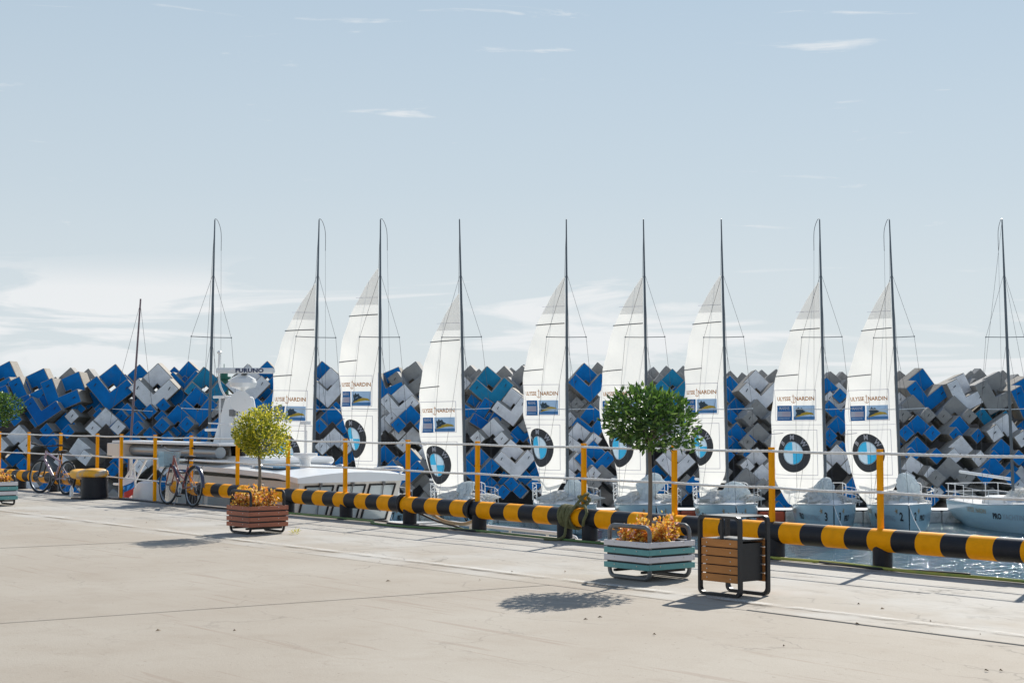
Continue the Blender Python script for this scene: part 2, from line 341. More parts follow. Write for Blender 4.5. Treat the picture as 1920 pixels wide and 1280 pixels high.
def water_mat():
    m = bpy.data.materials.new('harbour_water'); m.use_nodes = True; N, L = m.node_tree.nodes, m.node_tree.links
    b = N['Principled BSDF']; b.inputs['Base Color'].default_value = (0.02, 0.075, 0.11, 1); b.inputs['Roughness'].default_value = 0.08; b.inputs['IOR'].default_value = 1.33
    t = N.new('ShaderNodeTexCoord'); h = None
    for s, sc, w in ((0.9, (1, 1.6, 1), 1.0), (3.2, (1, 1.5, 1), 0.5), (9.0, (1, 1.3, 1), 0.2)):
        mp = N.new('ShaderNodeMapping'); mp.inputs['Scale'].default_value = sc; mp.inputs['Rotation'].default_value = (0, 0, 0.3); L.new(t.outputs['Object'], mp.inputs[0])
        n = N.new('ShaderNodeTexNoise'); n.inputs['Scale'].default_value = s; n.inputs['Detail'].default_value = 4; n.inputs['Distortion'].default_value = 0.6; L.new(mp.outputs[0], n.inputs['Vector'])
        k = N.new('ShaderNodeMath'); k.operation = 'MULTIPLY_ADD'; k.inputs[1].default_value = w; L.new(n.outputs['Fac'], k.inputs[0])
        if h is not None: L.new(h, k.inputs[2])
        h = k.outputs[0]
    bp = N.new('ShaderNodeBump'); bp.inputs['Strength'].default_value = 1.0; bp.inputs['Distance'].default_value = 0.085
    L.new(h, bp.inputs['Height']); L.new(bp.outputs[0], b.inputs['Normal']); return m
M['water'] = water_mat()
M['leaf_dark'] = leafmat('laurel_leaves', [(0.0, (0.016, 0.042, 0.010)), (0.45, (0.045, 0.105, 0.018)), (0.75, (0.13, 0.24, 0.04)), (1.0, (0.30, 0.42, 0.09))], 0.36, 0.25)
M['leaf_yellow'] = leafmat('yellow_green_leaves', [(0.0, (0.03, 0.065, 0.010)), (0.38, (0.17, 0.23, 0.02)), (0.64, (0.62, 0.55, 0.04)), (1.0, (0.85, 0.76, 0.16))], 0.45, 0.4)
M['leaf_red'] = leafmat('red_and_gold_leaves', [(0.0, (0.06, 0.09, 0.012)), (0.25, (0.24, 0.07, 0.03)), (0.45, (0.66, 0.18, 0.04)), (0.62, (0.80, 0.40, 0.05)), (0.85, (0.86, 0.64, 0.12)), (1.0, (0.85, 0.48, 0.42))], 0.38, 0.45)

# ------------------------------------------------------------------ the setting: water, quay
w = MB(); w.add([(-9000, -60, 0), (9000, -60, 0), (9000, 16000, 0), (-9000, 16000, 0)], [(0, 1, 2, 3)])
water = w.build('water', M['water']); water.location = (0, 0, WATER); tag(water, kind='structure')

quay = empty('quay', E0, (0, 0, QA), kind='structure')
qb = MB(); qb.box(-120, 60, -80, 0.15, -6.0, -0.27); qb.build('quay_wall', M['quaywall'], quay)
random.seed(5)
SK = 0.096
def cross(k, v): return -0.89 + 6.95 * k + SK * (v + 3.77)
strips = [(-3.685, 0.19)]
for v0, v1 in [(-60, -25.5), (-25.5, -18.2), (-18.2, -10.95), (-10.95, -3.685)] + strips:
    for k in range(-9, 6):
        g = 0.006
        sh = 0 if v1 < -3 else 0.35
        q = [(cross(k + sh, v0) + g, v0 + g), (cross(k + 1 + sh, v0) - g, v0 + g), (cross(k + 1 + sh, v1) - g, v1 - g), (cross(k + sh, v1) + g, v1 - g)]
        s = MB(); dz = random.uniform(-0.004, 0.004)
        s.loft([[(x, y, -0.268) for x, y in q], [(x, y, dz - 0.008) for x, y in q], [(x * 0.9998 + 0.0002 * q[0][0], y, dz) for x, y in
                [(q[0][0] + .008, q[0][1] + .008), (q[1][0] - .008, q[1][1] + .008), (q[2][0] - .008, q[2][1] - .008), (q[3][0] + .008, q[3][1] - .008)]]])
        s.build('concrete_slab', M['ground'], quay)
l = MB()
for k in range(60):
    u0 = -60 + k * 1.5
    l.add([(u0, -3.36, 0.012), (u0 + 1.5, -3.36, 0.012), (u0 + 1.5, -3.25, 0.012), (u0, -3.25, 0.012)], [(0, 1, 2, 3)])
l.build('white_line', M['line'], quay)

# ------------------------------------------------------------------ bull rail and guard railing
def stripe_pipe(u0, u1, name, parent, phase=-1.31, L=0.3):
    zc, r, n = 0.285, 0.117, 20
    cuts = [u0]; k = math.ceil((u0 - phase) / L)
    while phase + k * L < u1 - 0.02:
        cuts.append(phase + k * L); k += 1
    cuts.append(u1)
    p = MB()
    for a, b in zip(cuts, cuts[1:]):
        idx = math.floor(((a + b) / 2 - phase) / L) % 2
        ring = lambda u: [(u, r * math.cos(2 * math.pi * j / n), zc + r * math.sin(2 * math.pi * j / n)) for j in range(n)]
        p.loft([ring(a), ring(b)], idx, False)
    for u, s in ((u0, -1), (u1, 1)):
        prev = [(u, r * math.cos(2 * math.pi * j / n), zc + r * math.sin(2 * math.pi * j / n)) for j in range(n)]
        rings = [prev]
        for a in (30, 60, 85): rings.append([(u + s * 0.05 * math.sin(R(a)), r * math.cos(R(a)) * math.cos(2 * math.pi * j / n), zc + r * math.cos(R(a)) * math.sin(2 * math.pi * j / n)) for j in range(n)])
        p.loft(rings, 1, True)
    return p.build(name, [M['yellow'], M['black']], parent, True)
def bull_rail(u0, u1, posts, label):
    t = thing('bull_rail', Q(0, 0), QA, label, 'bull rail')
    stripe_pipe(u0, u1, 'striped_pipe', t)
    for u in posts:
        p = MB(); p.lathe([(0.10, -0.002), (0.10, 0.12), (0.10, 0.30)], 20, (u, 0, 0)); p.lathe([(0.135, 0.0), (0.135, 0.012)], 20, (u, 0, 0))
        o = p.build('support_post', M['black'], t, True)
    return t
UP = [4.9, 3.35, 1.85, -0.02, -1.5, -3.02, -4.63, -6.82, -8.47, -10.13, -11.82, -13.47, -15.14]
bull_rail(-15.75, 8.0, [7.6, 6.4, 4.9, 3.35, 1.85, 0.0, -1.45, -3.0, -4.52, -5.0, -6.78, -8.42, -10.1, -11.8, -13.45, -15.1], 'long yellow and black striped steel pipe barrier beside both slatted planters')
bull_rail(-40.0, -19.15, [-19.6, -21.2, -22.9, -24.6, -26.3, -28, -31, -34, -37, -39.6], 'yellow and black striped pipe barrier behind the black bicycle')
rail = thing('guard_railing', Q(0, 0), QA, 'yellow post guard railing with white ropes along the quay edge', 'railing')
LEFT = [-16.56, -17.99, -19.07, -20.85, -22.53, -24.2, -25.9, -27.6, -29.3]
ALL = sorted([6.4, 7.6] + UP + LEFT)
hexp = None
for u in ALL:
    zb = 0.0 if u in (-16.56, -17.99) else 0.385
    b = MB(); b.box(u - 0.026, u + 0.026, -0.026, 0.026, zb, 1.205)
    b.box(u - 0.03, u + 0.03, -0.03, 0.03, 1.2052, 1.211)
    o = b.build('rail_post', M['yellow'], rail, bevel=0.004)
    for z in (1.17, 0.775):
        kb = MB(); kb.lathe([(0.009, 0), (0.009, 0.012)], 8, (u, -0.027, z), M=Matrix.Rotation(R(90), 4, 'X')); kb.build('bolt', M['steel_black'], rail)
def twisted(p0, p1, sag, r, mb, turns_per_m=14, near=False):
    p0, p1 = Vector(p0), Vector(p1); Ln = (p1 - p0).length
    n = int(Ln * (turns_per_m * 2 if near else 3)) + 2
    pts = [p0.lerp(p1, i / n) - Vector((0, 0, sag * 4 * (i / n) * (1 - i / n))) for i in range(n + 1)]
    rs = [r * (1 + (0.16 if (i % 2 and near) else 0)) for i in range(n + 1)]
    mb.tube(pts, rs, 7)
for z in (1.17, 0.775):
    for a, b in zip(ALL, ALL[1:]):
        rb = MB(); twisted((a, -0.034, z), (b, -0.034, z), random.uniform(0.004, 0.015), 0.0135, rb, near=a > -12)
        rb.build('rope', M['rope'], rail, True)
rb = MB()
twisted((-19.07, -0.034, 0.40), (-15.14, -0.034, 0.37), 0.01, 0.0125, rb); rb.build('rope', M['rope'], rail, True)

# hoses and mooring lines along the edge
def line_thing(name, pts, r, m, label, cat, n=8, seg=10):
    o = Q(pts[0][0], pts[0][1], 0); t = MB()
    pts = [(p[0] - pts[0][0], p[1] - pts[0][1], p[2]) for p in pts]
    t.tube(bez(pts, seg), r, n); ob = t.build(name, m, None, True); ob.location = o; ob.rotation_euler = (0, 0, QA); return tag(ob, label, cat)
random.seed(11)
hp = [(u, -0.12 - 0.05 * math.sin(u * 1.3) - 0.04 * math.sin(u * 3.1), 0.017) for u in [3.6 - 0.45 * i for i in range(14)]]
line_thing('yellow_hose', hp, 0.016, M['hose_yellow'], 'yellow green hose lying along the concrete edge beyond the litter bin', 'hose')
hp = [(u, -0.16 - 0.05 * math.sin(u * 1.1), 0.016) for u in [-3.2 - 0.5 * i for i in range(9)]] + [(-7.7, -0.35, 0.016), (-8.3, -0.42, 0.016), (-8.9, -0.33, 0.016), (-9.2, -0.12, 0.016), (-9.9, -0.1, 0.016), (-11, -0.08, 0.016), (-12.4, -0.1, 0.016)]
line_thing('green_hose', hp, 0.015, M['hose_green'], 'dark green hose lying along the edge beneath the coiled rope', 'hose')
hp = [(1.0, 0.08, 0.014), (0.5, -0.02, 0.014), (0.1, -0.15, 0.014), (-0.5, -0.13, 0.014), (-0.9, -0.02, 0.014)]
line_thing('black_cable', hp, 0.011, M['cable'], 'short black cable bent round the foot of a barrier post', 'cable')
hp = [(-6.3, -0.02, 0.014), (-6.9, -0.15, 0.014), (-7.6, -0.12, 0.014), (-8.2, -0.17, 0.014), (-8.7, -0.17, 0.014), (-9.0, 0.0, 0.014), (-9.6, 0.05, 0.014), (-11.5, 0.02, 0.014), (-13, -0.2, 0.014), (-14.5, -0.22, 0.014), (-16, -0.25, 0.014), (-17.4, -0.28, 0.014), (-18.2, -0.9, 0.014)]
line_thing('black_cable', hp, 0.013, M['cable'], 'long black cable running along the edge below the two parked bicycles', 'cable')
def wrap(u, turns, width, name, m, label, r=0.018, tails=()):
    t = MB(); n = int(turns * 16); zc, rr = 0.285, 0.117 + r * 0.95
    t.tube([(width * i / n - width / 2 + 0.012 * math.sin(i * 0.9), (rr + 0.008 * math.sin(i * 0.37)) * math.cos(2 * math.pi * i / 16), zc + (rr + 0.008 * math.sin(i * 0.37)) * math.sin(2 * math.pi * i / 16)) for i in range(n + 1)], r, 7)
    for tl in tails: t.tube(bez(tl, 8), r, 7)
    ob = t.build(name, m, None, True); ob.location = Q(u, 0); ob.rotation_euler = (0, 0, QA); return tag(ob, label, 'rope')
knot = [(0.14, -0.06, 0.42), (0.22, 0.07, 0.46), (0.28, -0.05, 0.50), (0.2, -0.06, 0.55), (0.27, 0.06, 0.52), (0.3, -0.06, 0.44), (0.2, -0.08, 0.47), (0.24, 0.06, 0.58), (0.29, -0.05, 0.56), (0.18, -0.1, 0.43), (0.11, -0.16, 0.3), (0.07, -0.16, 0.16), (0.08, -0.2, 0.06), (0.02, -0.27, 0.018), (-0.15, -0.33, 0.018)]
wrap(-4.86, 7, 0.26, 'mooring_rope', M['rope_olive'], 'olive mooring rope coiled round the striped pipe and knotted to a post', 0.019, [knot, [(0.3, -0.06, 0.45), (0.42, -0.12, 0.36), (0.40, -0.15, 0.27), (0.36, -0.13, 0.2)]])
tailL = [(0.0, 0.13, 0.2), (0.15, 0.25, 0.12), (0.35, 0.32, 0.05), (0.7, 0.36, 0.0), (1.0, 0.34, -0.04)]
wrap(-8.55, 1.9, 0.05, 'mooring_line', M['cable'], 'black mooring line looped round the pipe, next to the cabin boat bow', 0.017, [tailL])
wrap(-6.9, 1.9, 0.05, 'mooring_line', M['cable'], 'black mooring line looped round the pipe with a tan spliced tail', 0.017)
hp = [(-7.05, 0.12, 0.12), (-7.35, 0.16, 0.06), (-7.62, 0.12, 0.07), (-7.8, 0.1, 0.10), (-8.05, 0.14, 0.16), (-8.3, 0.14, 0.24)]
line_thing('spliced_rope', hp, [0.022] * 1 + [0.024] * 49 + [0.022], M['rope_tan'], 'tan spliced rope end hanging behind the striped pipe', 'rope')

# white tubular ladder rail fixed to the quay wall below the edge
lad = thing('boarding_ladder', Q(-7.3, 0.55, 0), QA, 'white tubular boarding ladder rail below the quay edge', 'ladder')
b = MB(); b.tube(bez([(-1.0, 0, 0.02), (1.3, 0, 0.0), (1.75, 0, -0.01), (1.9, 0, -0.08), (1.92, 0, -0.3), (1.92, 0, -1.4)], 8), 0.028, 8); b.build('handrail', M['white_metal'], lad, True)
for x in (-0.4, 0.5, 1.3):
    b = MB(); b.tube([(x, 0, 0), (x, 0, -1.4)], 0.022, 8); b.build('upright', M['white_metal'], lad, True)
for z in (-0.6, -1.0):
    b = MB(); b.tube([(-1, 0, z), (1.92, 0, z)], 0.02, 8); b.build('rung', M['white_metal'], lad, True)
b = MB(); b.box(-1.0, -0.9, -0.4, 0.02, -1.4, 0.0); b.build('bracket', M['white_metal'], lad)

# ------------------------------------------------------------------ planters with trees and leaves
def leaf_cloud(mb, tones, centre, radii, n, ll, lw, rnd, lumps, shell=0.45, droop=0.0, tone_bias=0.0):
    cx, cy, cz = centre
    for _ in range(n):
        while True:
            d = Vector((rnd.gauss(0, 1), rnd.gauss(0, 1), rnd.gauss(0, 1))).normalized()
            rr = shell + (1 - shell) * rnd.random() ** 0.6 if rnd.random() < 0.85 else rnd.random() ** 0.5 * shell
            lump = 0.76 + sum(a * max(0, d.dot(v)) ** 5 for v, a in lumps)
            p = Vector((d.x * radii[0], d.y * radii[1], d.z * radii[2])) * rr * lump
            if p.z > -radii[2] * 0.82: break
        out = (d * 0.55 + Vector((rnd.uniform(-.9, .9), rnd.uniform(-.9, .9), rnd.uniform(-.35, 1.1) - droop))).normalized()
        side = out.cross(Vector((rnd.uniform(-1, 1), rnd.uniform(-1, 1), rnd.uniform(-1, 1)))).normalized()
        nrm = side.cross(out)
        L_ = ll * rnd.uniform(0.65, 1.25); W_ = lw * rnd.uniform(0.7, 1.2); c = Vector(centre) + p
        mb.add([c, c + out * L_ * 0.45 + side * W_ * 0.5 + nrm * W_ * 0.15, c + out * L_, c + out * L_ * 0.45 - side * W_ * 0.5 + nrm * W_ * 0.15], [(0, 1, 2), (0, 2, 3)])
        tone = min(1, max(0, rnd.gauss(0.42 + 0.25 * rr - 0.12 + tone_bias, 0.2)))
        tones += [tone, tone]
def build_leaves(mb, tones, name, m, parent):
    o = mb.build(name, m, parent); me = o.data
    a = me.attributes.new('tone', 'FLOAT', 'FACE'); a.data.foreach_set('value', tones); return o
def rand_lumps(rnd, n, a): return [(Vector((rnd.gauss(0, 1), rnd.gauss(0, 1), rnd.gauss(0, 1))).normalized(), rnd.uniform(0.4, 1) * a) for _ in range(n)]
def planter(u, v, S, z0, z1, colours, frame_m, hoop_top, hoop_r, label, group):
    t = thing('planter', Q(u, v), QA, label, 'planter', group)
    nb = len(colours); bh = (z1 - z0) / nb; gap = 0.018
    bm_ = MB(); bm_.box(0, S, -0.011, 0.011, 0, bh - gap)
    bm2 = MB(); bm2.box(0.0225, S - 0.0225, -0.011, 0.011, 0, bh - gap)
    meshes = {}
    for i, c in enumerate(colours):
        for side in range(4):
            src = bm_ if side % 2 == 0 else bm2
            key = (c, side % 2)
            if key not in meshes:
                o = src.build('board', M[c], t, bevel=0.003); meshes[key] = o.data
            else: o = link('board', meshes[key], t)
            o.location = [(0, 0.0, 0), (S - 0.011, 0, 0), (S, S, 0), (0.011, S, 0)][side] if side else (0, 0, 0)
            o.rotation_euler = (0, 0, R(90 * side)); o.location.z = z1 - (i + 1) * bh + gap * 0.5
            if side == 0: o.location.y = 0.011
            if side == 2: o.location.y = S - 0.011
            if side in (0, 2):
                pass
    lin = MB(); e = 0.024
    lin.box(e, S - e, e, S - e, z0 + 0.004, z0 + 0.02)
    for a in ((e, e + 0.006, e, S - e), (S - e - 0.006, S - e, e, S - e), (e + 0.006, S - e - 0.006, e, e + 0.006), (e + 0.006, S - e - 0.006, S - e - 0.006, S - e)): lin.box(*a, z0 + 0.02, z1 - 0.012)
    lin.build('liner', M['steel_black'], t)
    so = MB(); so.lathe([(0.01, 0.03), (S * 0.42, 0.025), (S * 0.62, 0.0)], 4, (S / 2, S / 2, z1 - 0.06), M=Matrix.Rotation(R(45), 4, 'Z')); so.build('soil', M['soil'], t)
    for y in (0.05, S - 0.05):
        h = MB(); lp = rloop(S - 0.06, hoop_r, hoop_top, 0.07, y); lp = [(p[0] + 0.03, p[1], p[2]) for p in lp]
        h.tube(lp, hoop_r, 9, closed=True); h.build('hoop', M[frame_m], t, True)
    for x in (0.12, S - 0.12):
        h = MB(); h.box(x - 0.015, x + 0.015, 0.03, S - 0.03, z0 - 0.028, z0 - 0.004); h.build('cross_bar', M['steel_black'], t)
    k = 0
    bm3 = MB(); bm3.lathe([(0.006, 0), (0.006, 0.004)], 8, M=Matrix.Rotation(R(90), 4, 'X'))
    bolt_me = bm3.mesh('bolt', M['bolt'])
    for i in range(nb):
        for x in (S * 0.25, S * 0.75):
            o = link('bolt', bolt_me, t); o.location = (x, -0.001, z1 - (i + 0.5) * bh + gap * 0.5)
            o = link('bolt', bolt_me, t); o.location = (S + 0.001, x, z1 - (i + 0.5) * bh + gap * 0.5); o.rotation_euler = (0, 0, R(90))
    return t
def topiary(u, v, zbase, zc, radii, n, ll, lw, m, seed, name, label, trunk_r, lumpn=9, lumpa=0.3, bend=0.02, off=(0, 0)):
    rnd = random.Random(seed)
    t = thing(name, Q(u, v, zbase), 0, label, 'tree', 'clipped trees in planters')
    zc -= zbase
    tr = MB(); pts = [(bend * math.sin(3 * k / 8), 0, (zc - radii[2] * 0.4) * k / 8) for k in range(9)]
    tr.tube(bez(pts, 2), [trunk_r * (1.15 - 0.3 * k / 16) for k in range(17)], 10); trunk = tr.build('trunk', M['bark'], t, True)
    for k in range(11):
        a = k * 2.4; top = Vector((off[0] + radii[0] * 0.7 * math.cos(a) * rnd.uniform(.6, 1), off[1] + radii[1] * 0.7 * math.sin(a) * rnd.uniform(.6, 1), zc + radii[2] * rnd.uniform(-0.35, 0.7)))
        b0 = Vector(pts[-2]) + Vector((0, 0, rnd.uniform(-0.03, 0.06)))
        li = MB(); li.tube(bez([b0, b0.lerp(top, 0.5) + Vector((0, 0, 0.04)), top], 4), [trunk_r * 0.55 - trunk_r * 0.4 * i / 8 for i in range(9)], 6); li.build('limb', M['bark'], t, True)
    lf = MB(); tn = []
    leaf_cloud(lf, tn, (off[0], off[1], zc), radii, n, ll, lw, rnd, rand_lumps(rnd, lumpn, lumpa))
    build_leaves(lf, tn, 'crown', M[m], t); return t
def bedding(u, v, S, z, label, seed, n=900, hmax=0.2):
    rnd = random.Random(seed); t = thing('bedding_plants', Q(u, v, z), QA, label, 'plants', 'red leaved plants filling the planters')
    spots = [(rnd.uniform(0.07, S - 0.07), rnd.uniform(0.07, S - 0.07)) for _ in range(26)]
    for (x, y) in spots:
        lf = MB(); tn = []; h = hmax * rnd.uniform(0.55, 1.1)
        st = MB()
        leaf_cloud(lf, tn, (x, y, h * 0.55), (0.085, 0.085, h * 0.62), n // 26, 0.040, 0.030, rnd, rand_lumps(rnd, 4, 0.5), 0.2, tone_bias=0.22)
        lf.tube([(x, y, -0.06), (x + rnd.uniform(-.02, .02), y, h * 0.8)], 0.005, 5); tn += [0.05] * (len(lf.f) - len(tn))
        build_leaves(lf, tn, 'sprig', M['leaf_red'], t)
    return t
TW = ['board_white', 'board_teal', 'board_white', 'board_teal']
planter(-1.10, -2.83, 0.62, 0.095, 0.375, TW, 'steel_grey', 0.505, 0.021, 'white and teal slatted planter box next to the litter bin', 'slatted planter boxes')
bedding(-1.10, -2.83, 0.62, 0.335, 'orange and red leaved bedding plants under the dark green tree next to the bin', 3, 2100, 0.23)
topiary(-0.80, -2.52, 0.33, 1.50, (0.42, 0.42, 0.32), 2700, 0.074, 0.031, 'leaf_dark', 21, 'laurel_tree', 'dark green round headed tree standing in the white and teal planter beside the bin', 0.020, 14, 0.42)
planter(-8.70, -2.79, 0.60, 0.085, 0.375, ['board_brown'] * 4, 'steel_black', 0.56, 0.017, 'reddish brown slatted planter box standing alone before the cabin boat', 'slatted planter boxes')
bedding(-8.70, -2.79, 0.60, 0.335, 'red and gold leaved bedding plants under the yellow green tree', 7, 1900, 0.27)
topiary(-8.40, -2.49, 0.335, 1.27, (0.34, 0.34, 0.32), 5600, 0.044, 0.023, 'leaf_yellow', 8, 'euonymus_tree', 'yellow green clipped round tree standing in the brown planter', 0.021, 16, 0.48, 0.03)
planter(-17.44, -3.17, 0.68, 0.095, 0.42, TW, 'steel_black', 0.52, 0.017, 'white and teal slatted planter box near the mooring bollard and black bicycle', 'slatted planter boxes')
bedding(-17.44, -3.17, 0.68, 0.37, 'orange red leaved bedding plants in the planter near the bollard', 13, 1100, 0.2)
topiary(-17.1, -2.83, 0.37, 1.68, (0.50, 0.50, 0.38), 3000, 0.066, 0.028, 'leaf_dark', 33, 'laurel_tree', 'dark green round headed tree in the white and teal planter near the bollard', 0.022, 10, 0.3)

# ------------------------------------------------------------------ litter bin
def litter_bin():
    W, D, HH = 0.50, 0.345, 0.69
    t = thing('litter_bin', Q(0.46, -3.10), QA, 'black framed litter bin with orange brown wooden slats', 'bin')
    bw, bt = 0.03, 0.012
    for y in (0.0, D):
        h = MB(); outer = rloop(W, 0.0, HH, 0.05, 0, 6); inner = [(p[0] * 0 + bw * 0.8 + p[0] * (W - 1.6 * bw) / W, 0, bw * 0.8 + p[2] * (HH - 1.6 * bw) / HH) for p in outer]
        n = len(outer); y0, y1 = y - 0.02, y + 0.02
        ring = [[(p[0], yy, p[2]) for p in src] for src, yy in ((outer, y0), (inner, y0), (inner, y1), (outer, y1))]
        h.loft([ring[0], ring[1], ring[2], ring[3], ring[0]], 0, False); h.build('frame_loop', M['steel_black'], t, True)
    b = MB(); b.box(0.035, W - 0.035, 0.0205, D - 0.0205, HH - 0.012, HH - 0.003); b.build('lid', M['steel_black'], t)
    b = MB(); b.box(0.04, W - 0.04, 0.021, D - 0.021, 0.475, 0.489); b.box(0.26, 0.285, -0.012, 0.012, 0.49, HH - 0.027); b.build('mid_bar', M['steel_black'], t)
    b = MB(); z0, z1 = 0.13, 0.455
    b.box(0.05, W - 0.05, 0.03, D - 0.03, z0, z0 + 0.008)
    for a in ((0.05, 0.056, 0.03, D - 0.03), (W - 0.056, W - 0.05, 0.03, D - 0.03), (0.056, W - 0.056, 0.03, 0.036), (0.056, W - 0.056, D - 0.036, D - 0.03)): b.box(*a, z0 + 0.008, z1)
    b.build('inner_bucket', M['steel_black'], t)
    s = MB(); s.box(0, W - 0.056, -0.009, 0.009, 0, 0.066); sm = s.build('slat', M['slat'], t, bevel=0.003); me = sm.data; first = True
    bo = MB(); bo.lathe([(0.006, 0), (0.006, 0.004)], 8, M=Matrix.Rotation(R(90), 4, 'X')); bme = bo.mesh('bolt', M['bolt'])
    for y in (0.003, D - 0.003):
        for i in range(5):
            o = sm if first else link('slat', me, t); first = False
            o.location = (0.028, y, 0.118 + i * 0.0755)
            for x in (0.10, W - 0.12):
                q = link('bolt', bme, t); q.location = (x, y - 0.0095 if y < 0.1 else y + 0.0135, 0.151 + i * 0.0755)
    for i in range(4):
        c = MB(); c.box(W - 0.05, W - 0.012, D - 0.05, D - 0.03, 0.19 + i * 0.0755, 0.20 + i * 0.0755); c.build('bracket', M['bolt'], t)
litter_bin()

# ------------------------------------------------------------------ bollard
t = thing('mooring_bollard', Q(-18.05, -0.5), QA, 'black mooring bollard with a wide worn yellow hooked cap', 'bollard')
b = MB(); b.lathe([(0.30, -0.002), (0.30, 0.02), (0.255, 0.03), (0.245, 0.20), (0.245, 0.40)], 28, (0, 0, 0)); b.build('body', M['black'], t, True)
cap = MB(); rings = []
for k in range(17):
    x = -0.86 + 1.14 * k / 16
    e = math.sqrt(max(0.02, 1 - abs((x + 0.29) / 0.575) ** 3.2))
    hw = 0.27 * e * (1.0 if x > -0.2 else 0.92); zt = 0.555 + 0.025 * math.sin(x * 6 + 1.0); zb = 0.375 - 0.03 * (x < -0.3); hh = (zt - zb) / 2 * (0.35 + 0.65 * e); zc = (zt + zb) / 2
    rings.append([(x, hw * math.copysign(abs(math.cos(a)) ** 0.7, math.cos(a)), zc + hh * math.copysign(abs(math.sin(a)) ** 0.7, math.sin(a))) for a in [2 * math.pi * j / 18 for j in range(18)]])
cap.loft(rings)
M['cap'] = mat('worn_yellow_cap', (0.85, 0.42, 0.02), 0.5, var=0.12, vscale=6, dirt=(0.42, 0.38, 0.33), dscale=2.6, dthr=(0.50, 0.62), bump=0.3, bscale=20)
cap.build('cap', M['cap'], t, True)
t = thing('plastic_bottle', Q(-19.0, -0.55), 0, 'small clear drink bottle left standing beside the bollard', 'bottle')
b = MB(); b.lathe([(0.033, 0), (0.035, 0.02), (0.035, 0.15), (0.014, 0.20), (0.014, 0.22)], 12); b.build('body', mat('clear_plastic', (0.7, 0.75, 0.8), 0.1), t, True)
b = MB(); b.lathe([(0.016, 0.2205), (0.016, 0.24)], 12); b.build('cap', M['ink'], t)

